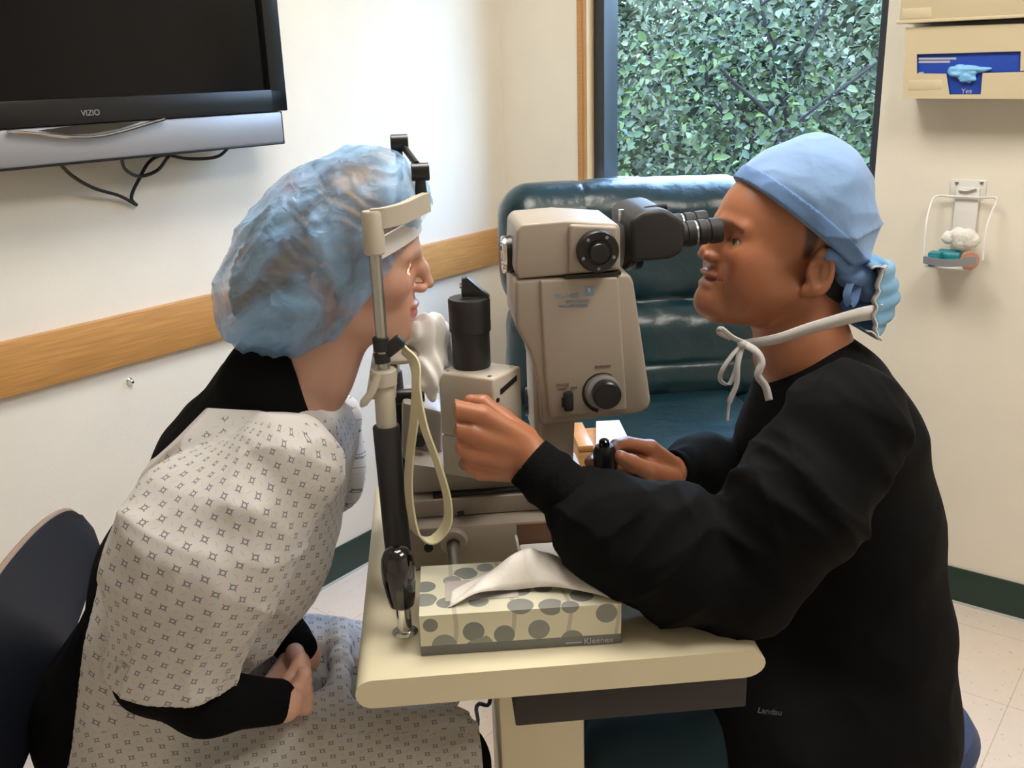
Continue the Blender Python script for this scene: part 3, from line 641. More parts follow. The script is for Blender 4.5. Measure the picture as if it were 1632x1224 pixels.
# ------------------------------------------------------------------ slit lamp laser instrument
BC = 1.25
inst = thing('slit_lamp_microscope', 'warm grey slit lamp laser microscope with black binocular eyepieces standing on the table', 'slit lamp', (pt(800, 900, 1.3)[0], 1.3, TZ))
Yb = 1.19
zb0 = TZ; zb1 = pt(770, 836, Yb)[2]; xb0 = pt(652, 870, Yb)[0]; xb1 = pt(960, 860, Yb)[0]
g = G(); g.poly([V(xb0, Yb, zb0+.001), V(xb1, Yb, zb0+.001), V(xb1, Yb, zb1), V(xb0, Yb, zb1)], V(0, .24, 0), .004); g.build('base', 'beige', inst)
g = G(); c = pt(722, 862, Yb); g.lathe(c, V(0, -1, 0), [(0, .020), (.006, .0195), (.009, .017), (.009, .009), (.004, .0085)], 32); g.build('guide_wheel', 'beige', inst)
g = G(); g.cyl(c+V(.0, 0, -.003), c+V(.002, -.055, -.018), .0085); g.build('axle_rod', 'steel', inst)
g = G(); g.cyl(pt(683, 873, Yb)+V(0, .002, 0), pt(683, 873, Yb)-V(0, .0012, 0), .0062); g.build('hole_plug', 'rubber', inst)
z2 = pt(770, 792, Yb+.03)[2]; x20 = pt(655, 810, Yb+.03)[0]; x21 = pt(930, 800, Yb+.03)[0]
g = G(); g.poly([V(x20, Yb+.03, zb1), V(x21, Yb+.03, zb1), V(x21, Yb+.03, z2), V(x20, Yb+.03, z2)], V(0, .19, 0), .005); g.build('sliding_plate', 'beige', inst)
g = G(); g.cyl(pt(729, 818, Yb+.02)+V(0, 0, -.001), pt(735, 817, Yb+.02)+V(.004, 0, 0), .003); g.build('stop_pin', 'rubber', inst)
z3 = pt(770, 786, Yb+.05)[2]; z4 = pt(720, 742, Yb+.05)[2]
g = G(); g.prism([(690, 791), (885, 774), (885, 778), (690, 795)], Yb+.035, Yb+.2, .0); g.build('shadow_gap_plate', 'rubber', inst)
g = G(); g.prism([(655, 788), (880, 775), (880, 735), (760, 755), (655, 738)], Yb+.045, Yb+.2, .006); g.build('swivel_block', 'beige', inst)
g = G(); g.prism([(640, 640), (705, 655), (705, 748), (660, 742), (640, 735)], Yb+.10, Yb+.19, .008); g.build('rear_housing', 'beige', inst)
g = G(); g.lathe(pt(645, 632, Yb+.13)+V(-.02, 0, 0), V(1, 0, 0), [(0, .008), (.003, .011), (.045, .011), (.048, .008)], 24); g.build('rear_knob', 'black', inst); g = G(); g.lathe(pt(668, 700, Yb+.09), V(0, -1, 0), [(0, .010), (.008, .009)], 20); g.build('rear_knob', 'black', inst)
# illumination tower: box turned 45 degrees
zT = pt(786, 604, 1.165)[2]; Nn = pz(786, 604, zT); Ll = pz(697, 592, zT); Rr = pz(831, 583, zT); Ff = Ll+(Rr-Nn)
zTb = pt(786, 690, 1.165)[2]
g = G(); g.poly([V(p[0], p[1], zTb-.015) for p in (Nn, Rr, Ff, Ll)], V(0, 0, zT-zTb+.015), .004, 3); g.build('lamp_tower', 'beige2', inst, angle=50)
ul = (Ll-Nn)/np.linalg.norm(Ll-Nn); ur = (Rr-Nn)/np.linalg.norm(Rr-Nn); cT = (Nn+Ff)/2
g = G(); q = Nn+ur*.006; L2 = np.linalg.norm(Rr-Nn)
nR_ = np.cross(ur, ez); 
def onside(o, u, s, dz, z=0): return o+u*s+V(0, 0, dz)
g.poly([onside(Nn, ur, L2*.22, -.018), onside(Nn, ur, L2*.80, -.009), onside(Nn, ur, L2*.80, -.016), onside(Nn, ur, L2*.22, -.025)], np.cross(ur, ez)*.0012); g.lathe(onside(Nn, ur, L2*.12, -.030), np.cross(ur, ez), [(0, .003), (.0015, .003)], 12); g.build('scale_slot', 'rubber', inst)
for a_, b_ in ((.12, .12), (.12, .88), (.88, .12), (.88, .88)): g = G(); g.lathe(Nn+(Ll-Nn)*a_+(Rr-Nn)*b_, ez, [(0, .003), (.0008, .0028)], 12); g.build('screw', 'steel', inst)
zc = pt(752, 578, BC)[2]; 
cb = pz(752, 583, zT); ct = cb.copy(); ct[2] = pt(751, 474, cb[1])[2]; mid = pt(751, 526, cb[1])[2]; r1 = R(33.5, cb[1], 752, 500)
g = G(); g.lathe(cb, ez, [(0, r1*.88), (.002, r1*.92), (mid-cb[2]-.001, r1*.92), (mid-cb[2], r1*.99), (mid-cb[2]+.012, r1), (mid-cb[2]+.013, r1*.985), (mid-cb[2]+.026, r1), (ct[2]-cb[2]-.002, r1), (ct[2]-cb[2], r1*.95)], 48); g.build('lamp_cylinder', 'blackm', inst)
g = G(); w0 = ct+V(0, -.010, 0); px_ = lambda x, y: pt(x, y, cb[1]-.008)
g.prism([(736, 474), (736, 445), (745, 443), (768, 463), (782, 473)], cb[1]-.009, cb[1]+.009, .001); g.build('mirror_prism', 'black', inst)
g = G(); g.lathe(pt(735, 455, cb[1]), V(-1, 0, 0), [(0, .004), (.002, .0035)], 12); g.build('screw', 'chrome', inst)
# lower tower neck and side knobs
g = G(); g.poly([V(p[0], p[1], pt(760, 762, 1.19)[2]) for p in (Nn+ul*.006+ur*.004, Rr-ur*.004, Ff, Ll-ul*.0)], V(0, 0, zTb-.015-pt(760, 762, 1.19)[2]), .003); g.build('tower_neck', 'beige2', inst)
fn = np.cross(ez, ul); fn = fn if fn[1] < 0 else -fn
kb = pt(770, 646, Nn[1]+.012); g = G(); g.lathe(kb-fn*.004, fn, [(0, .014), (.010, .014), (.013, .012), (.0131, .004)], 28); g.build('aperture_knob', 'black', inst)
kb2 = pt(724, 708, Nn[1]+.045); g = G(); g.lathe(kb2-fn*.01, fn, [(0, .007), (.014, .0065)], 20); g.build('lock_knob', 'black', inst)
g = G(); g.lathe(pt(838, 640, 1.30), V(1, -.2, 0), [(0, .02), (.012, .024), (.024, .02)], 28); g.lathe(pt(838, 690, 1.30), V(1, -.2, 0), [(0, .014), (.02, .012)], 24); g.build('slit_width_knob', 'black', inst)
# microscope column and body
g = G(); g.prism([(860, 672), (917, 664), (912, 780), (866, 790)], 1.20, 1.30, .004); g.build('column', 'beige', inst)
g = G(); g.prism([(848, 560), (862, 560), (866, 690), (852, 700)], 1.21, 1.29, .002); g.build('column_edge', 'beige2', inst)
body = [(821, 447), (1002, 436), (1010, 447), (1038, 640), (1034, 652), (1022, 659), (864, 679), (860, 620), (846, 566), (822, 522)]
g = G(); g.prism(body, 1.185, 1.315, .009, 3, 12); g.build('microscope_body', 'beige', inst, angle=50)
g = G(); g.prism([(860, 447), (986, 441), (1000, 655), (876, 668), (868, 600)], 1.1805, 1.19, .004, 3); g.build('face_panel', 'beige', inst)
top = [(823, 368), (832, 358), (900, 352), (984, 357), (989, 364), (989, 431), (826, 445), (821, 432)]
g = G(); g.prism(top, 1.185, 1.315, .005, 3, 12); g.build('optical_head', 'beige', inst, angle=50)
g = G(); g.prism([(908, 358), (985, 361), (985, 429), (906, 436)], 1.179, 1.19, .004, 3); g.build('head_plate', 'beige', inst)
g = G(); g.prism([(900, 439.5), (990, 433), (990, 438), (900, 444)], 1.1815, 1.30, .0); g.build('seam_gap', 'rubber', inst)
g = G(); g.poly([pt(836, 356, 1.22), pt(905, 350, 1.22), pt(905, 353, 1.22), pt(836, 360, 1.22)], V(0, .07, 0), .001); g.build('top_plate', 'beige2', inst)
c = pt(822, 405, BC); r_ = R(30, BC, 820, 405)
g = G(); g.lathe(c, V(-1, 0, 0), [(-.002, r_), (.010, r_), (.010, r_*.97), (.013, r_*.97)], 40); g.build('objective_barrel', 'black', inst)
g = G(); g.lathe(c-V(.013, 0, 0), V(-1, 0, 0), [(0, r_*.99), (.003, r_), (.005, r_*.97), (.0052, r_*.8), (.003, r_*.75)], 40); g.build('objective_ring', 'chrome', inst)
c = pt(953, 401, 1.17); r_ = R(34, 1.16, 950, 400)
g = G(); g.lathe(c+V(0, .012, 0), V(0, -1, 0), [(0, r_), (.014, r_), (.017, r_*.94), (.017, r_*.62), (.015, r_*.6), (.015, r_*.48), (.024, r_*.46), (.0255, r_*.42), (.0255, .001)], 48); g.build('magnification_drum', 'black', inst)
g = G()
for a in (60, 130, 200, 270, 340): g.lathe(c+V(math.cos(math.radians(a))*r_*.78, -.0048, math.sin(math.radians(a))*r_*.78), V(0, -1, 0), [(0, .0022), (.0012, .002)], 10)
g.build('drum_marks', 'silver', inst)
c = pt(988, 388, BC); r_ = R(43, BC, 990, 388)
g = G(); g.lathe(c, V(1, 0, -.02), [(0, r_*.93), (.004, r_), (.012, r_), (.014, r_*.93), (.018, r_*.93), (.020, r_), (.026, r_*.97), (.028, r_*.85)], 44); g.build('binocular_ring', 'black', inst)
g = G(); g.prism([(1004, 352), (1026, 337), (1060, 333), (1084, 347), (1094, 360), (1090, 402), (1070, 414), (1010, 419)], 1.185, 1.315, .014, 4, 12); g.build('binocular_housing', 'blackm', inst, angle=60)
g = G(); g.tube([pt(1004, 352, 1.22), pt(1030, 334, 1.215), pt(1062, 329, 1.215)], .004); g.build('housing_rib', 'black', inst)
g = G(); g.cyl(pt(990, 352, 1.25), pt(990, 334, 1.25), .0035); g.build('lock_screw', 'steel', inst)
eyeY = (1.218, 1.284)
for Y in eyeY:
    a = pt(1086, 374, 1.218); b = pt(1149, 366, 1.218); d = (b-a); L = np.linalg.norm(d); d /= L; a = V(a[0], Y, a[2]); r_ = R(20.5, 1.218, 1120, 370)
    g = G(); g.lathe(a-d*.01, d, [(0, r_*.92), (.016, r_*.92), (.0165, r_*1.0), (.026, r_*1.0), (.027, r_*.86), (.031, r_*.86), (.032, r_*.98), (.041, r_*.98), (.042, r_*.9), (.045, r_*.9), (.046, r_), (L+.008, r_), (L+.010, r_*.93), (L+.010, r_*.6), (L+.004, r_*.55)], 36)
    ep = g.build('eyepiece', 'rubber', inst)
    g = G(); g.lathe(a+d*.0172, d, [(0, r_*.93), (.002, r_*.93)], 36); g.build('metal_ring', 'steel', ep)
# control knob, toggle and lettering on the face
c = pt(961, 624, 1.1805); r_ = R(32, 1.18, 960, 620)
g = G(); g.lathe(c, V(0, -1, 0), [(0, r_*.86), (.005, r_*.86), (.006, r_*.80), (.006, r_*.5)], 40); g.build('knob_ring', 'silver', inst)
g = G(); g.lathe(c+V(.0025, 0, 0), V(0, -1, 0), [(.004, r_*.72), (.018, r_*.70), (.020, r_*.62), (.0202, .001)], 40); g.build('energy_knob', 'black', inst)
g = G(); vs = []; n = 26
for i in range(n+1):
    a = math.radians(60+200*i/n*.98); wd = .0008+.0042*(i/n)
    o_ = c+V(math.cos(a), 0, math.sin(a))*(r_*.93); i_ = c+V(math.cos(a), 0, math.sin(a))*(r_*.93+wd)
    for p in (o_, i_): vs += [p+V(0, -.0006, 0), p+V(0, .001, 0)]
fs = []
for i in range(n): k = 4*i; fs += [[k, k+2, k+6, k+4], [k+1, k+5, k+7, k+3], [k, k+4, k+5, k+1], [k+2, k+3, k+7, k+6]]
g.add(vs, fs); g.build('energy_scale', 'rubber', inst)
g = G(); g.prism([(899, 628), (914, 625), (915, 656), (900, 658)], 1.172, 1.183, .003); g.prism([(896, 636), (900, 636), (900, 650), (896, 650)], 1.175, 1.183, .001); g.build('focus_switch', 'rubber', inst)
xd = pt(1000, 600, 1.18)-pt(900, 606.5, 1.18); zd = V(0, 0, 1)
text('knob_lettering', 'ENERGY', pt(961, 586.5, 1.180), xd, zd, .0055, 'ink', inst)
text('switch_lettering', 'FOCUS', pt(897, 616, 1.180), xd, zd, .0052, 'ink', inst); text('switch_lettering', 'SHIFT', pt(897, 622.5, 1.180), xd, zd, .0052, 'ink', inst); text('switch_lettering', 'OFF', pt(915, 620.5, 1.180), xd, zd, .0048, 'ink', inst)
xd2 = pt(950, 470, 1.18)-pt(880, 473.5, 1.18)
text('model_lettering', 'YC-1400', pt(903, 475, 1.180), xd2, zd, .0085, 'logo', inst)
text('model_lettering', 'OPHTHALMIC', pt(921, 482, 1.180), xd2, zd, .0050, 'logo', inst); text('model_lettering', 'YAG LASER SYSTEM', pt(913, 489, 1.180), xd2, zd, .0044, 'logo', inst)
g = G(); lg = [pt(932, 457, 1.180), pt(947, 456.5, 1.180), pt(947, 470, 1.180), pt(932, 470.5, 1.180)]; g.poly(lg, V(0, .0006, 0)); g.build('emblem', 'logo', inst)
g = G(); g.poly([pt(937, 459, 1.1796), pt(941, 459, 1.1796), pt(941, 465, 1.1796), pt(937, 465, 1.1796)], V(0, .0004, 0)); g.build('emblem_mark', 'beige2', inst)
# joystick
jb = pt(966, 757, 1.20); g = G(); jt = pt(963, 708, 1.20); d = (jt-jb)/np.linalg.norm(jt-jb); L = np.linalg.norm(jt-jb)
g.lathe(jb-d*.02, d, [(0, .010), (.012, .013), (.02, .0150), (L, .0158), (L+.012, .0155), (L+.018, .012), (L+.0185, .006)], 32); joy = g.build('joystick', 'black', inst)
g = G(); g.lathe(jt-d*.001, d, [(0, .0075), (.006, .007), (.008, .005)], 20); g.build('trigger_button', 'gloss', joy)
g = G(); g.poly([V(xb1-.03, 1.17, zb0+.002), V(jb[0]+.06, 1.17, zb0+.002), V(jb[0]+.06, 1.17, jb[2]-.02), V(xb1-.03, 1.17, jb[2]-.02)], V(0, .10, 0), .006); g.build('joystick_mount', 'beige', inst)

# ------------------------------------------------------------------ head rest frame
Yn = 1.135; Yf = BC*2-Yn
hr = thing('head_rest', 'chin and forehead rest frame with a slim metal post and white forehead band', 'head rest', (pt(640, 925, Yn)[0], BC, TZ))
rod = lambda x, y, Y=Yn: pt(x, y, Y)
foot = V(pt(640, 930, Yn)[0], Yn, TZ)
mir = lambda p: V(p[0], 2*BC-p[1], p[2])
for f_, nm in ((lambda p: p, 'post'), (mir, 'post')):
    g = G(); g.cyl(f_(rod(595, 380)), f_(rod(613, 592)), .0072); po = g.build('post', 'tube', hr)
    g = G(); g.cyl(f_(rod(611, 600)), f_(rod(617, 690)), .0125, bev=.001); g.lathe(f_(rod(610, 588)), f_(rod(612, 612))-f_(rod(610, 588)), [(0, .0145), (.002, .016), (.019, .016), (.021, .0125)], 32); g.build('collar', 'beige3', po)
    g = G(); a = f_(rod(615, 678)); b = f_(foot); g.cyl(a, b, .0165, bev=.002); g.build('lower_sleeve', 'blackm', po)
    g = G(); g.lathe(f_(rod(606, 537)), f_(rod(608, 555))-f_(rod(606, 537)), [(0, .009), (.001, .0098), (.016, .0098), (.017, .009)], 24); g.lathe(f_(rod(608, 563)), f_(rod(610, 575))-f_(rod(608, 563)), [(0, .0095), (.011, .0095)], 24)
    if f_(V(0, 0, 0))[1] == 0: g.box(f_(rod(627, 552)), (.028, .014, .016), .004, np.array([[.8, 0, .6], [0, 1, 0], [-.6, 0, .8]]).T)
    g.build('clamp', 'rubber', po)
    g = G(); g.lathe(f_(rod(592, 336)), f_(rod(597, 398))-f_(rod(592, 336)), [(0, .011), (.003, .0125), (.048, .0125), (.050, .011)], 32); g.build('top_bracket', 'beige3', po)
g = G(); n = 20; P = []
a0_, f0_ = rod(591, 349), rod(640, 337)
P = spline([pt(592, 349, Yn), pt(612, 347, Yn), pt(640, 340, 1.15), pt(664, 329, 1.175), pt(680, 322, 1.195)], 6)
g.ribbon(P, .023, ez, .005); g.build('crossbar', 'beige3', hr, angle=50)
g = G(); P = []
for i in range(25):
    s = i/24; y = Yn+.008+(Yf-Yn-.016)*s; k = 1-abs(2*s-1)**2.1
    a_, b_ = pt(604, 399, Yn), pt(669, 356, BC-.045); P.append(V(a_[0]+(b_[0]-a_[0])*k, y, a_[2]+(b_[2]-a_[2])*k*.85))
g.ribbon(P, .024, ez, .0018); g.build('forehead_band', 'forehead', hr, angle=60)
# fixation lamp arm
Ya = 1.21; g = G(); pj = lambda x, y: pt(x, y, Ya)
g.lathe(pj(670, 274)-V(.011, 0, 0), V(1, 0, 0), [(0, .0095), (.001, .0108), (.021, .0108), (.022, .0095)], 28); g.cyl(pj(670, 286), pj(671, 310), .0062, .0078)
Yk = 1.27; pk = lambda x, y: pt(x, y, Yk)
g.lathe(pk(636, 228)-V(.0105, 0, 0), V(1, 0, 0), [(0, .0095), (.001, .0108), (.021, .0108), (.022, .0095)], 28); g.cyl(pk(636, 238), pk(637, 292), .0045)
g.cyl(pj(664, 262), pk(642, 232), .0042); g.build('fixation_arm', 'black', hr)
# chin cup with bracket
ch = pt(650, 556, BC); g = G(); g.poly([V(ch[0]-.05, Yn, ch[2]-.03), V(ch[0]-.015, Yn, ch[2]-.03), V(ch[0]-.015, Yn, ch[2]-.018), V(ch[0]-.05, Yn, ch[2]-.018)], V(0, Yf-Yn, 0), .002)
g.sph(ch+V(-.012, 0, -.006), 1, 24, (.035, .035, .011)); g.build('chin_cup', 'beige3', hr)
g = G(); tg = [pt(604, 596, Yn-.012), pt(592, 625, Yn-.016), pt(575, 648, Yn-.016)]; g.tube(spline(tg, 4), [.005]*8+[.002]); g.build('tilt_lever', 'beige3', hr)
st = [(642, 556, 1.15), (662, 580, 1.13), (664, 620, 1.12), (676, 680, 1.11), (697, 738, 1.10), (713, 795, 1.10), (712, 835, 1.10), (690, 860, 1.10), (665, 850, 1.105), (655, 815, 1.11), (651, 770, 1.115), (654, 720, 1.12), (661, 660, 1.13), (663, 600, 1.14), (656, 570, 1.15)]
g = G(); g.ribbon(spline([pt(*q) for q in st], 8), .0155, V(.55, -.8, -.1), .0012); o = g.build('head_strap', 'strap', None, angle=60); props(o, 'cream vinyl head strap hanging in a long loop from the chin rest', 'strap')
# patient hand grip
gp = pz(646, 1008, TZ); t = thing('hand_grip', 'glossy black patient hand grip on a chrome stem at the near left of the table', 'hand grip', tuple(gp))
g = G(); g.lathe(gp, ez, [(0, .0155), (.002, .0155), (.004, .0135), (.006, .0095)], 36); g.lathe(gp+V(0, 0, .005), V(-.03, 0, 1), [(0, .0088), (.040, .0088)], 28); g.build('stem', 'chrome', t)
g = G(); pr = [(.034, .0095), (.038, .0145), (.052, .0172), (.070, .0196), (.088, .0202), (.100, .0186), (.108, .0145), (.112, .008), (.1135, .001)]; g.lathe(gp+V(0, 0, .001), V(-.035, 0, 1), pr, 40); g.build('grip', 'gloss', t)

# chin tissue paper draped over the chin rest
cp = pt(680, 545, BC)
def fpap(P):
    d = chain(P, [(pt(660, 535, BC+.01), .018), (pt(685, 530, BC), .021), (pt(690, 575, BC-.02), .017)], .02)
    d = smin(d, chain(P, [(pt(688, 560, BC-.01), .014), (pt(684, 600, BC-.035), .013), (pt(686, 632, BC-.04), .006)], .02), .015)
    d = smin(d, capsule(P, pt(690, 560, BC), pt(716, 578, BC+.0), .015, .009), .015)
    return d+.0022*np.sin((P[:, 0]*.9+P[:, 1]*.6)*330+2*np.sin(P[:, 2]*60))+.002*noise(P*70)
vs, fs = voxmesh(fpap, cp-V(.09, .1, .12), cp+V(.09, .08, .07), .0022); o = mesh('chin_paper', vs, fs, 'paper', None, 180); props(o, 'crumpled white paper draped over the chin rest under the chin', 'paper')

# ------------------------------------------------------------------ tissue box and open cardboard box
b0 = pz(672, 1046, TZ); b1 = pz(990, 1025, TZ); bx = (b1-b0); bx[2] = 0; BL = np.linalg.norm(bx); bx /= BL; by = V(-bx[1], bx[0], 0); BD = .118; bh = pt(672, 982, b0[1])[2]-TZ; band = .0125
t = thing('tissue_box', 'flat tissue box printed with grey leaves, near front edge of the table', 'tissue box', tuple(b0+bx*BL/2+by*BD/2))
def bp(u, v_, z): return b0+bx*u+by*v_+V(0, 0, z)
vs = []; uv = []; fs = []
def quad(a, b, c, d, ua, ub, uc, ud):
    k = len(vs); vs.extend([a, b, c, d]); uv.extend([ua, ub, uc, ud]); fs.append([k, k+1, k+2, k+3])
quad(bp(0, 0, band), bp(BL, 0, band), bp(BL, 0, bh), bp(0, 0, bh), (0, band, 0), (BL, band, 0), (BL, bh, 0), (0, bh, 0))
quad(bp(0, 0, bh), bp(BL, 0, bh), bp(BL, BD, bh), bp(0, BD, bh), (0, bh, 0), (BL, bh, 0), (BL, bh+BD, 0), (0, bh+BD, 0))
quad(bp(BL, 0, band), bp(BL, BD, band), bp(BL, BD, bh), bp(BL, 0, bh), (BL, band, 0), (BL+BD, band, 0), (BL+BD, bh, 0), (BL, bh, 0))
quad(bp(0, BD, band), bp(0, 0, band), bp(0, 0, bh), bp(0, BD, bh), (-BD, band, 0), (0, band, 0), (0, bh, 0), (-BD, bh, 0))
quad(bp(BL, BD, band), bp(0, BD, band), bp(0, BD, bh), bp(BL, BD, bh), (BL, .3, 0), (0, .3, 0), (0, .35, 0), (BL, .35, 0))
mesh('printed_carton', vs, fs, 'boxp', t, guv=uv)
g = G(); g.poly([bp(-.0004, -.0004, .0005), bp(BL+.0004, -.0004, .0005), bp(BL+.0004, BD, .0005), bp(-.0004, BD, .0005)], V(0, 0, band), .0006); g.build('grey_band', 'boxg', t)
text('brand_lettering', 'Kleenex', bp(BL*.885, -.0012, .0030), bx, ez, .0105, 'whiteink', t); 
g = G(); g.poly([bp(BL*.72, -.0006, .0045), bp(BL*.80, -.0006, .0045), bp(BL*.80, -.0006, .0060), bp(BL*.72, -.0006, .0060)], -by*.0003); g.build('printed_line', 'whiteink', t)
g = G(); g.poly([bp(BL*.13, .028, bh+.0004), bp(BL*.50, .028, bh+.0004), bp(BL*.50, .075, bh+.0004), bp(BL*.13, .075, bh+.0004)], V(0, 0, .0003)); g.build('film_window', mat('pale film', (.52, .48, .46), .2), t)
# pulled tissue: folded sheet built as a pleated surface
nu, nv = 60, 26; Rl = []; Rm_ = []
lo_ = spline([pt(712, 972, b0[1]+.012), pt(760, 945, b0[1]+.02), pt(820, 940, b0[1]+.035), pt(880, 935, b0[1]+.03), pt(945, 945, b0[1]+.012), pt(978, 955, b0[1]+.006)], 12)
hi_ = spline([pt(716, 966, b0[1]+.022), pt(775, 915, b0[1]+.055), pt(832, 878, b0[1]+.065), pt(868, 880, b0[1]+.07), pt(925, 905, b0[1]+.065), pt(985, 938, b0[1]+.03)], 12)
bk_ = spline([pt(720, 962, b0[1]+.05), pt(775, 925, b0[1]+.085), pt(830, 905, b0[1]+.10), pt(880, 905, b0[1]+.10), pt(930, 915, b0[1]+.09), pt(975, 925, b0[1]+.06)], 12)
vs = []; nn = len(lo_)
rows = 17
for j in range(rows):
    s = j/(rows-1)
    for i in range(nn):
        a, b, c = lo_[i], hi_[i], bk_[i]; p = (1-s)**2*a+2*s*(1-s)*(2*b-.5*a-.5*c)+s*s*c
        u = i/(nn-1); f_ = .0035*math.sin(u*16+3*s)*math.sin(math.pi*s)+.002*math.sin(u*41+2*s)*math.sin(math.pi*s); p = p+V(0, -f_, f_*.8)
        p[2] = max(p[2], TZ+bh+.0015); vs.append(p)
fs = [[j*nn+i, j*nn+i+1, (j+1)*nn+i+1, (j+1)*nn+i] for j in range(rows-1) for i in range(nn-1)]
o = mesh('tissue', vs, fs, 'tissue', None, 180); props(o, 'white tissue pulled up out of the leaf-printed box', 'tissue')
sm = o.modifiers.new('thick', 'SOLIDIFY'); sm.thickness = .0008
# open cardboard box behind
q0 = pt(820, 838, 1.155); q1 = pt(935, 830, 1.155); w_ = q1[0]-q0[0]; hb = q0[2]-TZ
t = thing('cardboard_box', 'open white cardboard box with brown inside, lying between tissue box and instrument base', 'box', (q0[0]+w_/2, 1.13, TZ))
g = G(); d_ = .003; y0 = 1.085; y1 = 1.158
for a, b in (((q0[0], y0), (q0[0]+d_, y1)), ((q0[0]+w_-d_, y0), (q0[0]+w_, y1)), ((q0[0], y0), (q0[0]+w_, y0+d_))):
    hh = hb*.42 if a[1] == y0 and b[1] == y0+d_ else hb
    g.poly([V(a[0], a[1], TZ+.001), V(b[0], a[1], TZ+.001), V(b[0], b[1], TZ+.001), V(a[0], b[1], TZ+.001)], V(0, 0, hh*.8))
g.build('side_panels', 'white', t)
g = G(); g.poly([V(q0[0]+d_, y1-d_, TZ+.001), V(q0[0]+w_-d_, y1-d_, TZ+.001), V(q0[0]+w_-d_, y1, TZ+.001), V(q0[0]+d_, y1, TZ+.001)], V(0, 0, hb)); g.build('brown_lining', 'card', t)
g = G(); g.box((q0[0]+w_/2, (y0+y1)/2, TZ+hb*.32+.002), (w_-.01, y1-y0-.01, hb*.62), .003); o = g.build('paper_stack', 'paper'); props(o, 'stack of white papers inside the open cardboard box', 'papers')

# ------------------------------------------------------------------ patient's chair (curved shell back on a steel frame)
c = thing('patient_chair', 'dark moulded chair with a curved back and pale metal frame at the left edge', 'chair', (-.62, 1.24, 0))
nu, nv = 26, 12; zt_ = .795; zb_ = .57; vs = []
for side in (0, 1):
    for j in range(nv+1):
        for i in range(nu+1):
            u = -1+2*i/nu; v_ = j/nv; au = abs(u)
            zt_ = .812-.002*u-.030*au**2.8-.035*au**14; zb_ = .592+.055*u+.035*u*u; z = zb_+(zt_-zb_)*v_; x = -.572-.01*(v_-.3)+.012*u*u-.012*side
            vs.append(V(x, 1.27+u*.235*(1-.10*abs(2*v_-1)**5), z))
N_ = (nu+1)*(nv+1); fs = []
for j in range(nv):
    for i in range(nu): k = j*(nu+1)+i; fs += [[k, k+1, k+nu+2, k+nu+1], [N_+k, N_+k+nu+1, N_+k+nu+2, N_+k+1]]
bd = [i for i in range(nu+1)]+[j*(nu+1)+nu for j in range(1, nv+1)]+[nv*(nu+1)+i for i in range(nu-1, -1, -1)]+[j*(nu+1) for j in range(nv-1, 0, -1)]
for a, b in zip(bd, bd[1:]+bd[:1]): fs.append([a, b, N_+b, N_+a])
mesh('backrest', vs, fs, 'shell', c, 60)
g = G(); g.tube([vs[k]+V(-.006, 0, 0) for k in bd]+[vs[bd[0]]+V(-.006, 0, 0)], .0045, 10); g.build('edge_piping', 'tan', c)
g = G(); g.box((-.42, 1.22, .43), (.42, .42, .035), .015); g.build('seat', 'shell', c)
for y in (1.02, 1.36):
    g = G(); g.tube(spline([V(-.63, y, .66), V(-.64, y, .52), V(-.62, y, .40), V(-.55, y, .39), V(-.2, y, .40), V(-.19, y, .2), V(-.17, y, .0)], 6), .011, 12); g.tube(spline([V(-.56, y, .39), V(-.63, y, .2), V(-.66, y, 0)], 5), .011, 12); g.build('frame_leg', 'tube', c)
# doctor's stool
s = thing('round_stool', 'navy round swivel stool under the person in black scrubs', 'stool', (.68, 1.27, 0))
g = G(); g.lathe((.68, 1.27, .355), ez, [(0, .12), (.01, .142), (.05, .147), (.07, .135), (.078, .09)], 48); g.build('seat', 'bluecloth', s)
g = G(); g.lathe((.68, 1.27, .06), ez, [(0, .03), (.15, .03), (.15, .018), (.296, .018)], 24); g.build('column', 'chrome', s)
for k in range(5):
    a = 2*math.pi*k/5+.3; d = V(math.cos(a), math.sin(a), 0); g = G(); g.cyl(V(.68, 1.27, .09), V(.68, 1.27, .065)+d*.26, .02, .013); lg_ = g.build('leg', 'blackm', s)
    g = G(); g.cyl(V(.68, 1.27, .026)+d*.26-np.cross(d, ez)*.012, V(.68, 1.27, .026)+d*.26+np.cross(d, ez)*.012, .026, bev=.004); g.cyl(V(.68, 1.27, .03)+d*.26, V(.68, 1.27, .07)+d*.26, .006); g.build('caster', 'rubber', lg_)

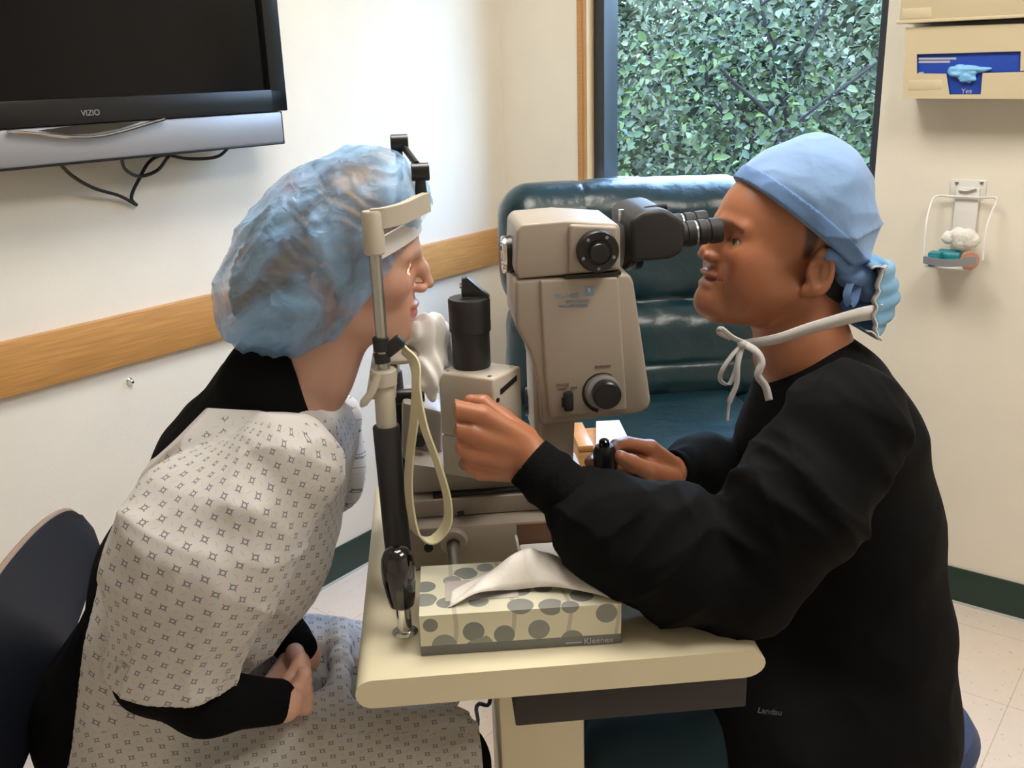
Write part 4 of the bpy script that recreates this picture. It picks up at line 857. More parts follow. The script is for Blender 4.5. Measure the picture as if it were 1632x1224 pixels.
# ------------------------------------------------------------------ people
YH = 1.25
def near(P, c, r, fn):
    """fn only evaluated within r of c, a safe positive distance elsewhere"""
    dd = np.linalg.norm(P-c, axis=1); o = np.maximum(dd-r*.75, .02); m_ = dd < r
    if m_.any(): o[m_] = fn(P[m_])
    return o
def plane(p, q, flip=1):
    """plane through two points of an XZ profile, containing Y; positive on its left going p -> q"""
    d = q-p; n = V(-d[2], 0, d[0])*flip; n /= np.linalg.norm(n); return lambda P: (P-p) @ n
def pw(*l): return [(pt(x, y, Y), r) for x, y, Y, r in l]
def fhead(q, fem):
    """head in its own axes: x forward, z up, origin between the ears"""
    A = np.abs(q[:, 1]); q = np.c_[q[:, 0], A, q[:, 2]]; E = lambda c, r, Rm=None: ell(q, V(*c), V(*r), Rm)
    Cp = lambda a, b, ra, rb: capsule(q, V(*a), V(*b), ra, rb)
    jw = .047 if fem else .053
    d = smin(E((.002, 0, .052), (.098, .075, .082)), E((.050, 0, .035), (.052, .060, .055)), .03)
    d = smin(d, E((.050, 0, -.018), (.049, jw+.004, .066)), .03)
    d = smin(d, Cp((.004, jw, -.036), (.074, .012, -.076), .018, .015), .028)
    d = smin(d, E((.068, .040, -.006), (.028, .022, .024)), .018)
    d = smin(d, Cp((.089, .042, .029), (.1015, .010, .029), .0075, .0078 if fem else .0095), .012)
    d = smin(d, E((.082, 0, -.046), (.022, .030, .028)), .014)
    d = smin(d, np.linalg.norm(q-V(.083, 0, -.076), axis=1)-(.0165 if fem else .020), .016)
    d = smax(d, -E((.110, .031, .011), (.014, .018, .012)), .012)
    d = smin(d, np.linalg.norm(q-V(.0835, .031, .0115), axis=1)-.0143, .004)
    d = smax(d, -E((.1, .033, .0105), (.013, .0135, .0042)), .002)
    if fem: d = smin(d, chainq(q, [(V(.1000, 0, .030), .0072), (V(.1125, 0, .008), .0066), (V(.1212, 0, -.0120), .0068)], .01), .010)
    else:
        d = smin(d, chainq(q, [(V(.0975, 0, .026), .0075), (V(.1070, 0, .004), .0080), (V(.1135, 0, -.012), .0102)], .01), .012)
        d = smin(d, E((.058, .043, -.030), (.032, .020, .034)), .02); d = smin(d, E((.035, 0, -.066), (.045, .038, .026)), .03); d = smin(d, Cp((.090, 0, -.074), (.086, .012, -.076), .0175, .0165), .016)
    nw = .85 if fem else 1; d = smin(d, E((.110, .0105*nw, -.0172), (.0110*nw, .0066*nw, .0072*nw)), .005)
    d = smax(d, -E((.112, .0058, -.0255), (.005, .0028, .0035)), .002)
    lz = 0 if fem else .0022; lx = -.0022 if fem else 0; d = smin(d, E((.1020+lx, 0, -.0392+lz*.4), (.0092, .021, .0054)), .004); d = smin(d, E((.1003+lx, 0, -.0510-lz), (.0092, .019, .0066)), .004)
    d = smax(d, -Cp((.1125, 0, -.0450), (.090 if not fem else .094, .028 if not fem else .024, -.0462 if fem else -.0415), .0016 if fem else .0034, .0012), .002)
    a = math.radians(12); Re = np.array([[math.cos(a), 0, math.sin(a)], [0, 1, 0], [-math.sin(a), 0, math.cos(a)]])
    e = E((-.010, .0785, .002), (.0190, .0085, .032), Re); e = smin(e, E((-.002, .0755, -.024), (.010, .0055, .011)), .006)
    e = smax(e, -E((-.007, .0855, .003), (.0115, .0075, .0205), Re), .003); e = smin(e, E((.0045, .0765, -.002), (.0045, .0045, .008)), .003)
    e = smin(e, E((-.013, .0795, .000), (.0045, .003, .016), Re), .003)
    return smin(d, e, .006)
def chainq(q, pts, k):
    d = None
    for (a, ra), (b, rb) in zip(pts[:-1], pts[1:]): e = capsule(q, a, b, ra, rb); d = e if d is None else smin(d, e, k)
    return d
class Head:
    def __init__(s, tip, sgn, pitch, sc, fem, yaw=0):
        Z = np.array(Matrix.Rotation(yaw, 3, 'Z')); s.f = Z @ V(sgn*math.cos(pitch), 0, math.sin(pitch)); s.u = Z @ V(-sgn*math.sin(pitch), 0, math.cos(pitch)); s.l = np.cross(s.u, s.f)
        s.R = np.array([s.f, s.l, s.u]).T; s.s = sc; s.fem = fem; s.o = tip-sc*(s.f*.1283+s.u*(-.0125))
    def loc(s, P): return (P-s.o) @ s.R/s.s
    def W(s, x, y, z): return s.o+s.R @ (V(x, y, z)*s.s)
    def sd(s, P): return fhead(s.loc(P), s.fem)*s.s
def hand(P, mets, fingers, thumb, k=.008):
    d = None
    for (a, b, ra, rb) in mets: e = capsule(P, a, b, ra, rb); d = e if d is None else smin(d, e, k)
    f_ = None
    for ch in fingers: e = chainq(P, ch, .002); f_ = e if f_ is None else np.minimum(f_, e)
    d = smin(d, f_, .004)
    if thumb: d = smin(d, chainq(P, thumb, .006), .006)
    return d
def make_eye(H, sy, parent):
    c = H.W(.0835, sy*.031, .0115); b2 = bmesh.new(); bmesh.ops.create_uvsphere(b2, u_segments=32, v_segments=24, radius=1)
    gz = H.f+H.u*(-.05 if H.fem else .0); gz = gz/np.linalg.norm(gz)
    vs = np.array([v.co[:] for v in b2.verts]); fs = [[v.index for v in f.verts] for f in b2.faces]; b2.free()
    cs = vs @ gz; col = np.where((cs > .975)[:, None], V(.004, .004, .004), np.where((cs > .86)[:, None], V(.10, .045, .02) if not H.fem else V(.12, .10, .07), V(.62, .56, .52)))
    return mesh('eye', c+vs*.0128*H.s, fs, 'eye', parent, 180, col=col)

# ================================================================== the patient (woman in the printed gown)
PH = Head(pt(692, 452, YH), 1, math.radians(-4), .985, True)
neckP = pw((528, 500, YH, .054), (500, 590, YH, .047), (462, 680, YH, .058))
hipz = .52
hipN = V(-.47, 1.15, hipz); hipF = V(-.47, 1.35, hipz-.01); kneeN = V(pt(773, 1150, 1.12)[0]-.058, 1.125, .515); kneeF = V(kneeN[0]-.03, 1.385, .49)
footN = V(-.10, 1.14, .05); footF = V(-.16, 1.37, .05)
trunkP = pw((440, 650, YH, .052), (380, 760, YH, .085), (305, 930, YH, .098), (250, 1090, YH, .10)) + [((hipN+hipF)/2+V(.02, 0, .03), .10)]
shN = pt(400, 745, 1.10); elN = pt(245, 1075, 1.04); wrN = pt(452, 1122, 1.075)
shF = pt(440, 700, 1.41); elF = pt(400, 930, 1.44); wrF = pt(486, 1048, 1.24)
pmet = [(pt(446+6*i, 1116+3*i, 1.085+.006*i), pt(470+5*i, 1100+9*i, 1.095+.004*i), .0125, .0105) for i in range(4)]
pfin = [[(pt(470+5*i, 1100+9*i, 1.095+.004*i), .0095), (pt(484+1.5*i, 1074+12*i, 1.105), .0085), (pt(487+1*i, 1072+13*i, 1.13), .0078), (pt(476, 1082+13*i, 1.15), .007)] for i in range(4)]
pth = [(pt(448, 1108, 1.10), .014), (pt(462, 1086, 1.115), .0115), (pt(474, 1066, 1.13), .0095), (pt(478, 1050, 1.14), .008)]
fmet = [(pt(478-3*i, 1040, 1.235), pt(474-15*i, 1082+3*i, 1.165), .0135, .0115) for i in range(4)]
ffin = [[(pt(474-15*i, 1082+3*i, 1.165), .0098), (pt(471-14*i, 1112, 1.13), .0088), (pt(462-13*i, 1124, 1.12), .008)] for i in range(4)]
fth = [(pt(470, 1040, 1.20), .013), (pt(480, 1062, 1.165), .0115), (pt(480, 1085, 1.15), .0095)]
def fbodyP(P):
    d = near(P, PH.o, .22, lambda Q: smin(PH.sd(Q), chain(Q, neckP[:2], .02), .022))
    d = smin(d, chain(P, neckP, .02), .02)
    d = smin(d, chain(P, trunkP, .05, 1.45, YH), .03)
    d = smin(d, chain(P, [(shN, .036), (elN, .032), (pt(330, 1118, 1.045), .029), (wrN, .023)], .02), .02); d = smin(d, chain(P, [(shF, .040), (elF, .033), (wrF, .023)], .02), .02)
    for a, b, c in ((hipN, kneeN, footN), (hipF, kneeF, footF)): d = smin(d, chain(P, [(a, .070), (b, .047), (c, .034)], .02), .03); d = smin(d, capsule(P, c-V(.02, 0, .01), c+V(.13, 0, -.025), .034, .024), .02)
    d = smin(d, near(P, pt(475, 1090, 1.12), .16, lambda Q: hand(Q, pmet, pfin, pth)), .006)
    d = smin(d, near(P, pt(460, 1080, 1.16), .17, lambda Q: hand(Q, fmet, ffin, fth)), .006)
    return d
def paint_skin(vs, H, base, lip, brow, stub=None):
    col = np.tile(base, (len(vs), 1)).astype(float); q = H.loc(vs); x, y, z = q[:, 0], np.abs(q[:, 1]), q[:, 2]
    def blend(m_, c): m_ = np.clip(m_, 0, 1)[:, None]; col[:] = col*(1-m_)+np.asarray(c)*m_
    hd = np.linalg.norm(q, axis=1) < .16
    blend(hd*np.exp(-(((x-.085)/.03)**2+((y-.040)/.022)**2+((z+.018)/.02)**2))*.45, base*V(1.08, .72, .68))
    blend(hd*np.exp(-(((x-.118)/.012)**2+(y/.012)**2+((z+.013)/.012)**2))*.35, base*V(1.05, .75, .7))
    lipm = hd*(x > .088)*(y < .023)*np.clip((.0135-np.abs(z+.0455)-y*.28)/.0025, 0, 1); blend(lipm*.85, lip)
    bm = hd*(x > .075)*np.clip(1-(np.abs(z-.0325+np.maximum(y-.030, 0)*.35)/.0042)**2, 0, 1)*(y > .012)*(y < .050); blend(bm*(.75 if not H.fem else .35), brow)
    lm = hd*(x > .08)*np.clip(1-(np.abs(np.hypot((y-.032)/1.5, (z-.0112)*1.5)-.0088)/.0022)**2, 0, 1); blend(lm*.55, brow)
    ear = hd*(y > .077)*(x > -.02)*(x < .006)*(np.abs(z-.002) < .02); blend(ear*.35, base*.5)
    if stub is not None: stub(q, blend)
    return col
pat = thing('person', 'seated patient in a blue bouffant cap and printed white gown leaning into the chin rest', 'person', (-.42, YH, 0))
vs, fs = voxmesh(fbodyP, V(-.62, .98, -.02), V(.12, 1.56, 1.37), .0031)
colP = paint_skin(vs, PH, V(.60, .345, .255), V(.42, .13, .12), V(.22, .13, .08))
bodP = mesh('body', vs, fs, 'skin', pat, 180, col=colP)
for sy in (-1, 1): make_eye(PH, sy, bodP)
# hair gathered under the cap
ccap = pt(500, 392, YH); Rq = np.array([[.70, 0, .714], [0, 1, 0], [-.714, 0, .70]]).T
def fhairP(P):
    d = ell(P, pt(505, 402, YH), V(.122, .084, .082), Rq); d = smin(d, ell(P, pt(432, 470, YH), V(.046, .056, .048)), .03); d = smin(d, ell(P, pt(570, 335, YH), V(.072, .064, .050)), .03)
    d = smax(d, -ell(P, PH.o+PH.f*.09*1+PH.u*(-.02), V(.075, .075, .085)), .01)
    w_ = (P-ccap) @ np.array([[.8, 0, .6], [0, 1, 0], [-.6, 0, .8]])
    return d+.0012*np.sin(w_[:, 2]*420+9*noise(P*22))+.003*noise(P*30)
vs, fs = voxmesh(fhairP, ccap-V(.17, .12, .16), ccap+V(.17, .12, .14), .0035); mesh('hair', vs, fs, mat('ash brown hair', (.30, .21, .12), .5, var=.45, vscale=22, stretch=(1, 1, 2.5)), pat, 180)
# bouffant cap: thin crinkled sheet
hemP = plane(pt(672, 352, YH), pt(552, 512, YH))
Rq = np.array([[.70, 0, .714], [0, 1, 0], [-.714, 0, .70]]).T
def fcapP(P):
    d = ell(P, pt(512, 408, YH), V(.146, .102, .097), Rq); d = smin(d, ell(P, pt(425, 480, YH), V(.060, .072, .062)), .03); d = smin(d, ell(P, pt(600, 322, YH), V(.060, .076, .054)), .03)
    wp = P+.035*noise(P*8)[:, None]; w2 = P @ Rq
    return d-.0085*ridges(wp*V(12, 10, 15)+V(3, 1, 0))-.0075*ridges(w2*V(13, 20, 34)+.6*noise(P*12)[:, None])-.0022*ridges(P*V(46, 40, 46)+7)+.009
lp = hemP(pt(600, 300, YH)[None])[0]
if lp > 0: hemP_ = hemP; hemP = lambda P: -hemP_(P)
vs, fs = voxmesh(lambda P: np.maximum(fcapP(P), hemP(P)), ccap-V(.20, .15, .18), ccap+V(.20, .15, .17), .0028)
vs, fs = sheet(vs, fs, lambda v: hemP(v) < -.0008); mesh('bouffant_cap', vs, fs, 'bouffant', pat, 180)
# black long-sleeved top
colCut = plane(pt(463, 530, YH), pt(508, 650, YH))
sg_ = np.sign(colCut(pt(560, 580, YH)[None])[0])
def fshirt(P):
    t_ = chain(P, pw((425, 632, YH, .067), (375, 740, YH, .090), (300, 915, YH, .110), (248, 1080, YH, .118)) + [((hipN+hipF)/2+V(.0, 0, .05), .12)], .05, 1.42, YH)
    nk = chain(P, pw((455, 555, YH, .052), (440, 640, YH, .070)), .02)
    t_ = smin(t_, nk, .04); t_ = smax(t_, np.maximum(sg_*colCut(P), P[:, 2]-pt(455, 528, YH)[2]), .006)
    t_ = smin(t_, smax(chain(P, [(shN, .046), (elN, .045)], .02), P[:, 2]-9, .01), .03)
    t_ = smin(t_, chain(P, [(shF, .058), (elF, .045), (wrF+V(-.01, 0, .015), .031)], .02), .03)
    t_ = smin(t_, chain(P, [(elN, .046), (pt(330, 1118, 1.045), .041), (pt(438, 1118, 1.075), .0300)], .02), .015)
    return t_+.003*noise(P*V(30, 30, 18))+.0025*ridges(P*V(14, 14, 10)+4)
vs, fs = voxmesh(fshirt, V(-.70, .94, .38), V(.0, 1.58, 1.32), .0042); mesh('black_shirt', vs, fs, 'shirt', pat, 180)
# black trousers and shoes
def flegs(P):
    d = None
    for a, b, c in ((hipN, kneeN, footN), (hipF, kneeF, footF)):
        e = chain(P, [(a, .082), (b, .060), (c+V(0, 0, .06), .045)], .02); d = e if d is None else smin(d, e, .02)
    return d+.003*noise(P*14)
vs, fs = voxmesh(flegs, V(-.62, .98, .03), V(.10, 1.52, .66), .007); mesh('black_trousers', vs, fs, 'shirt', pat, 180)
for c_ in (footN, footF):
    g = G(); g.sph(c_+V(.06, 0, -.012), 1, 24, (.13, .045, .045)); g.box(c_+V(.06, 0, -.042), (.25, .085, .014), .005); g.build('shoe', 'shoe', pat)
# printed gown
def L(a, b, inside, Y=1.1):
    f_ = plane(pt(a[0], a[1], Y), pt(b[0], b[1], Y)); s_ = -np.sign(f_(pt(inside[0], inside[1], Y)[None])[0]); return lambda P: s_*f_(P)    # negative on the inside
backA_ = L((352, 650), (208, 790), (400, 800)); backA2_ = L((208, 790), (150, 905), (400, 900)); backA = lambda P: np.maximum(backA_(P), backA2_(P)); backB = L((150, 905), (120, 1200), (400, 1000)); neckA = L((340, 656), (520, 662), (400, 800)); neckB = L((516, 668), (575, 572), (600, 640)); _n = np.cross(pt(520, 662, 1.1)-pt(340, 656, 1.1), pt(528, 642, 1.45)-pt(520, 662, 1.1)); _n /= np.linalg.norm(_n); _n *= 1 if _n[2] > 0 else -1; neckA = lambda P: (P-pt(520, 662, 1.1)) @ _n
hem = L((162, 1094), (357, 1118), (260, 900), 1.0); botC = L((345, 1120), (512, 960), (400, 900), 1.15); farH = L((505, 838), (585, 785), (540, 700), 1.4)
sleeveN = pw((448, 745, 1.10, .066), (318, 880, 1.07, .096), (274, 1050, 1.05, .074))
_s = [L((352, 640), (210, 785), (400, 800), 1.03), L((210, 785), (158, 890), (400, 900), 1.03), L((158, 890), (150, 1000), (400, 950), 1.03)]
def backS(P): return np.maximum(np.maximum(_s[0](P), _s[1](P)), _s[2](P))
def fsleeve(P):
    d = chain(P, sleeveN, .05); d = smax(d, backS(P), .02)
    w1 = P @ np.array([[.9, 0, .44], [0, 1, 0], [-.44, 0, .9]])
    wv = w1+.03*noise(P*7)[:, None]; d = d-.0075*ridges(wv*V(11, 8, 3.2)+2)-.0055*ridges(wv*V(6, 5, 13)+9)*np.clip((P[:, 2]-.80)*6, 0, 1)-.0035*ridges(wv*V(24, 20, 9)+5)+.008-.0055*creases(wv*V(9, 7, 3)+4)-.004*creases(w1*V(4, 6, 11)+8, 14)
    return d
def fgown(P):
    s_ = fsleeve(P); s_ = np.maximum(s_, -(s_+.005)*1.0) if False else s_
    s_ = np.maximum(s_, hem(P)); s_ = np.maximum(s_, -np.maximum(fsleeve(P)+.006, -(hem(P)+.03) if False else -99+0*P[:, 0])) if False else s_
    cav = np.maximum(fsleeve(P)+.006, -(hem(P)+.05)); s_ = np.maximum(s_, -cav)
    b_ = chain(P, pw((490, 700, YH, .062), (432, 850, YH, .078), (392, 985, YH, .080)), .05, 1.55, YH)
    b_ = smin(b_, chain(P, pw((388, 712, YH, .108), (300, 900, YH, .124)), .05, 1.45, YH), .04)
    b_ = np.maximum(b_, botC(P))
    lo = chain(P, pw((255, 1000, YH, .130), (245, 1150, YH, .140)), .05, 1.4, YH)
    fa = np.maximum(chain(P, pw((530, 668, 1.42, .040), (517, 745, 1.44, .058), (510, 850, 1.44, .06)), .03), farH(P))
    th = smin(chain(P, [(hipN+V(.02, 0, 0), .112), ((hipN+kneeN)/2+V(0, 0, .005), .086), (kneeN, .073)], .04), chain(P, [(hipF, .095), ((hipF+kneeF)/2+V(.02, 0, .012), .084), (kneeF, .070)], .04), .05)
    th = smin(th, capsule(P, pt(545, 1004, 1.37), pt(540, 1110, 1.20), .014, .014), .02)
    th = np.maximum(th, P[:, 0]-pt(752, 1150, 1.12)[0]-.006*np.sin(P[:, 1]*30+1))
    fold = .009*ridges(P*V(9, 11, 3)+6)+.0045*ridges(P*V(19, 18, 8))-.006
    foldt = .011*ridges(P*V(5, 13, 6)+1)+.006*ridges(P*V(11, 25, 12)+1)-.007
    b_ = smin(smin(b_, fa, .02)-fold, lo-fold, .05); th = smin(th-foldt, b_, .02)
    th = np.maximum(th, backA(P)-.004); th = np.maximum(th, backB(P)); th = np.maximum(th, -np.maximum(neckA(P)*-1, neckB(P)*-1) if False else np.minimum(neckA(P), neckB(P)))
    # hollow where arm and hands rest
    pocket = smin(chain(P, [(pt(262, 1108, 1.02), .040), (pt(330, 1118, 1.045), .043), (pt(470, 1115, 1.08), .038)], .02), ell(P, pt(448, 1078, 1.15), V(.046, .075, .034)), .03)
    th = smax(th, -pocket, .008)
    s_ = np.maximum(s_, backA(P)-.03); s_ = np.maximum(s_, np.minimum(neckA(P), neckB(P)))
    d = smin(s_, th, .006)
    return np.maximum(d, -(P[:, 2]-.30))
vs, fs = voxmesh(fgown, V(-.66, .90, .28), V(.08, 1.60, 1.22), .0036)
# cloth coordinates: around the sleeve axis, else around the trunk, else over the lap
sl = fsleeve(vs); ax = sleeveN[2][0]-sleeveN[0][0]; ax /= np.linalg.norm(ax)
def cyl_uv(P, o, ax, r):
    ref = V(0, -1, 0); ref = ref-ax*(ref @ ax); ref /= np.linalg.norm(ref); bi = np.cross(ax, ref); q = P-o
    return np.c_[np.arctan2(q @ bi, q @ ref)*r, q @ ax]
uvS = cyl_uv(vs, sleeveN[1][0], ax, .085)
tax = pt(300, 1000, YH)-pt(470, 680, YH); tax /= np.linalg.norm(tax); uvT = cyl_uv(vs, pt(400, 850, YH), tax, .125)
uvL = np.c_[vs[:, 0], np.where(vs[:, 2] > .5, vs[:, 1], .0)+np.where(vs[:, 1] < 1.1, vs[:, 2]-.55, 0)]
isS = (sl < .006); isL = (~isS) & ((vs[:, 2] < .66) & (vs[:, 0] > -.50)) 
c45 = math.sqrt(.5)
flag = np.where((np.minimum(neckA(vs), 1) > -.009)*(vs[:, 1] < 1.35)*(vs[:, 0] < pt(560, 600, 1.2)[0]) | ((backA(vs) > -.010) & (vs[:, 1] < YH) & (sl > .012)), -1, 0)
cls = np.where(isS, 0, np.where(isL, 2, 1)); fc = np.sort(cls[fs], 1)[:, 1]; UU = np.stack([uvS, uvT, uvL]); cu = UU[fc[:, None], fs]      # (faces, 4, 2)
per = np.array([.085, .125, 1e9])[fc]*2*math.pi; dlt = cu[:, :, 0]-cu[:, :1, 0]; cu[:, :, 0] -= np.round(dlt/per[:, None])*per[:, None]
guv = np.stack([(cu[..., 0]+cu[..., 1]*.12)*1.25, (cu[..., 1]-cu[..., 0]*.12)*1.25, flag[fs]], -1).reshape(-1, 3)
mesh('printed_gown', vs, fs, 'gown', pat, 180, guv=guv)

# ================================================================== the doctor (person in black scrubs)
DH = Head(pt(1110, 398, YH), -1, math.radians(16), 1.0, False, math.radians(6))
doc = thing('person', 'person in a black scrub jacket and light blue tied cap looking into the microscope eyepieces', 'person', (.66, YH, 0))
neckD = pw((1268, 492, YH+.010, .052), (1280, 560, YH+.004, .060), (1310, 650, YH, .07))
dsN = pt(1350, 680, 1.03); deN = pt(1180, 940, 1.02); dwN = pt(852, 735, 1.103)
dsF = pt(1315, 660, 1.45); deF = pt(1175, 800, 1.47); dwF = pt(1085, 755, 1.27)
dhN = V(.62, 1.15, .52); dhF = V(.62, 1.36, .52); dkN = pt(1005, 1195, 1.17); dkF = dkN+V(0, .2, 0)
dfN = V(dkN[0]+.06, 1.15, .05); dfF = V(dkN[0]+.06, 1.37, .05)
trunkD = pw((1310, 640, YH, .06), (1335, 800, YH, .08), (1345, 980, YH, .085), (1345, 1130, YH, .10)) 
dm = [(pt(846, 708, 1.105), pt(768, 661, 1.103), .0145, .0122), (pt(846, 722, 1.10), pt(752, 690, 1.098), .0145, .0122), (pt(842, 738, 1.10), pt(752, 722, 1.100), .0145, .0118), (pt(836, 752, 1.105), pt(766, 751, 1.106), .014, .0112)]
dfi = [[(pt(768, 661, 1.103), .0112), (pt(716, 650, 1.098), .0120), (pt(716, 653, 1.126), .0102), (pt(740, 658, 1.144), .0086)],
       [(pt(752, 690, 1.098), .0108), (pt(720, 681, 1.097), .0102), (pt(715, 682, 1.122), .0094), (pt(740, 690, 1.144), .0085)],
       [(pt(752, 722, 1.100), .0106), (pt(731, 711, 1.100), .0098), (pt(726, 712, 1.124), .009), (pt(745, 716, 1.143), .008)],
       [(pt(766, 751, 1.106), .0098), (pt(748, 740, 1.106), .0090), (pt(742, 739, 1.126), .0082), (pt(755, 742, 1.141), .0074)]]
dth = [(pt(838, 698, 1.118), .0155), (pt(800, 668, 1.133), .013), (pt(770, 644, 1.145), .0108), (pt(750, 640, 1.150), .0092)]
fm = [(pt(1078, 748+6*i, 1.265+.003*i), pt(1036-2*i, 714+17*i, 1.243), .0145, .0120) for i in range(4)]
ff = [[(pt(1036, 714, 1.243), .0108), (pt(1000, 707, 1.235), .0100), (pt(982, 710, 1.222), .0090), (pt(976, 716, 1.210), .0078)]] + \
     [[(pt(1036-2*i, 714+17*i, 1.243), .0106), (pt(985, 709+17*i, 1.243), .0098), (pt(951, 713+17*i, 1.236), .0090), (pt(941, 719+17*i, 1.214), .0080), (pt(944, 722+17*i, 1.204), .0072)] for i in (1, 2, 3)]
fth2 = [(pt(1068, 762, 1.245), .0165), (pt(1034, 750, 1.218), .0130), (pt(1006, 738, 1.203), .0108), (pt(988, 728, 1.193), .0090)]
def fbodyD(P):
    d = near(P, DH.o, .22, lambda Q: smin(DH.sd(Q), chain(Q, neckD[:2], .02), .025))
    d = smin(d, chain(P, neckD, .02), .02); d = smin(d, chain(P, trunkD, .05, 1.45, YH), .03)
    d = smin(d, chain(P, [(dsN, .045), (deN, .036), (pt(975, 846, 1.05), .032), (pt(910, 797, 1.08), .026), (dwN, .0265)], .02), .02); d = smin(d, chain(P, [(dsF, .045), (deF, .038), (dwF, .027)], .02), .02)
    for a, b, c in ((dhN, dkN, dfN), (dhF, dkF, dfF)): d = smin(d, chain(P, [(a, .075), (b, .05), (c, .036)], .02), .03); d = smin(d, capsule(P, c+V(.03, 0, -.01), c-V(.14, 0, .025), .036, .026), .02)
    d = smin(d, near(P, pt(775, 700, 1.11), .17, lambda Q: hand(Q, dm, dfi, dth)), .006)
    d = smin(d, near(P, pt(1010, 740, 1.23), .17, lambda Q: hand(Q, fm, ff, fth2)), .006)
    return d
vs, fs = voxmesh(fbodyD, V(.02, .95, -.02), V(.86, 1.58, 1.38), .0031)
def stubD(q, blend):
    x, y, z = q[:, 0], np.abs(q[:, 1]), q[:, 2]
    sm_ = lambda t: np.clip(t/.006, 0, 1)
    blend(sm_(.028-(.045-z)*.3-x)*sm_(x-.002)*sm_(z-.010)*(y > .055)*.85, V(.025, .018, .015)); blend(sm_(-.028-x)*sm_(z+.030)*(y > .02)*.85, V(.012, .010, .010))
    blend((x > .06)*np.exp(-((z+.070)/.020)**2)*.12, V(.15, .09, .07))
colD = paint_skin(vs, DH, V(.39, .152, .075), V(.34, .13, .10), V(.035, .022, .016), stubD)
bodD = mesh('body', vs, fs, 'skin', doc, 180, col=colD)
for sy in (-1, 1): make_eye(DH, sy, bodD)
def fhairD(P):
    q = DH.loc(P); d = np.minimum(ell(q, V(.002, 0, .052), V(.1, .0775, .084)), ell(q, V(-.048, 0, -.008), V(.046, .055, .062)))
    A = np.abs(q[:, 1])
    return np.maximum(np.maximum(d, q[:, 0]+.026), -(q[:, 2]+.060))+.0008*noise(P*200)
vs, fs = voxmesh(fhairD, DH.o-V(.06, .12, .12), DH.o+V(.15, .12, .16), .003); mesh('hair', vs, fs, mat('black cropped hair', (.008, .007, .007), .7), doc, 180)
cc = pt(1281, 329, YH); hemD = plane(pt(1162, 268, YH), pt(1352, 428, YH)); sD = -np.sign(hemD(cc[None])[0])
Rc = np.array([[math.cos(.35), 0, math.sin(.35)], [0, 1, 0], [-math.sin(.35), 0, math.cos(.35)]])
def fcapD0(P):
    d = ell(P, cc, V(.0865, .086, .0885)); d = smin(d, ell(P, pt(1328, 372, YH), V(.046, .060, .048)), .03); d = smin(d, ell(P, DH.W(.05, 0, .075), V(.050, .064, .048)), .03)
    w_ = P @ Rc
    wv = w_+.02*noise(P*11)[:, None]
    return d-.0050*ridges(wv*V(9, 10, 20)+3)*np.clip((P[:, 0]-cc[0]+.06)*14, .15, 1.3)-.0022*ridges(wv*V(22, 20, 30)+1)+.004-.0045*creases(wv*V(7, 9, 17)+6, 12)*np.clip((P[:, 0]-cc[0]+.06)*14, .2, 1)
def fcapD(P): return np.maximum(fcapD0(P), sD*hemD(P)-.001)
vs, fs = voxmesh(fcapD, cc-V(.14, .12, .13), cc+V(.14, .12, .13), .0026); cap_ = mesh('surgical_cap', vs, fs, 'cap', doc, 180)
def fband(P): d = fcapD0(P)-.0014; h = sD*hemD(P); return np.maximum(np.maximum(d, -(d+.0045)), np.maximum(h-.001, -(h+.019)))
vs, fs = voxmesh(fband, cc-V(.14, .12, .13), cc+V(.14, .12, .13), .0024); mesh('cap_band', vs, fs, 'capd', cap_, 180)
kn = pt(1362, 437, YH-.03); 
def fknot(P):
    d = ell(P, kn, V(.026, .028, .016)); d = smin(d, capsule(P, kn, pt(1320, 405, YH-.062), .012, .007), .012); d = smin(d, capsule(P, kn, pt(1383, 425, YH), .012, .010), .01)
    d = smin(d, capsule(P, kn, pt(1385, 462, YH-.04), .010, .014), .008)
    return d-.003*ridges(P*V(30, 30, 60))
vs, fs = voxmesh(fknot, kn-.09, kn+.09, .0026); mesh('cap_knot', vs, fs, 'capd', cap_, 180)
g = G(); g.ribbon(spline([pt(1358, 445, YH-.05), pt(1350, 468, YH-.06), pt(1354, 486, YH-.06), pt(1362, 478, YH-.06), pt(1368, 452, YH-.05)], 6), .010, V(.7, -.5, .2), .0008); g.build('cap_tie', 'capd', cap_)
# mask hanging behind the neck
mk = link(bpy.data.objects.new('surgical_mask', None)); mk.parent = doc; mk.location = wm(doc).inverted() @ Vector(pt(1390, 480, YH))
pr = spline([pt(1352, 412, YH), pt(1385, 410, YH), pt(1412, 415, YH), pt(1420, 440, YH), pt(1426, 462, YH), pt(1418, 488, YH), pt(1402, 508, YH), pt(1375, 520, YH), pt(1345, 508, YH)], 5)
vs = []; nu = 24
cen = pt(1385, 468, YH)
for k, p in enumerate(pr):
    dd = p-cen; dd /= np.linalg.norm(dd)
    for i in range(nu+1): u = -1+2*i/nu; q = p-V(.045*(abs(u)**2.2), 0, 0)*max(0, (p[0]-cen[0])/.035+.3); vs.append(q+V(0, u*.068, 0)+dd*.0025*math.sin(k*1.25))
fs = [[k*(nu+1)+i, k*(nu+1)+i+1, (k+1)*(nu+1)+i+1, (k+1)*(nu+1)+i] for k in range(len(pr)-1) for i in range(nu)]
o = mesh('mask_panel', vs, fs, 'maskb', mk, 180); sm = o.modifiers.new('thick', 'SOLIDIFY'); sm.thickness = .0015
g = G(); g.ribbon([np.array(vs[k*(nu+1)]) for k in range(len(pr))], .007, V(.3, -1, 0), .001); g.build('mask_edging', 'maskw', mk, angle=180)
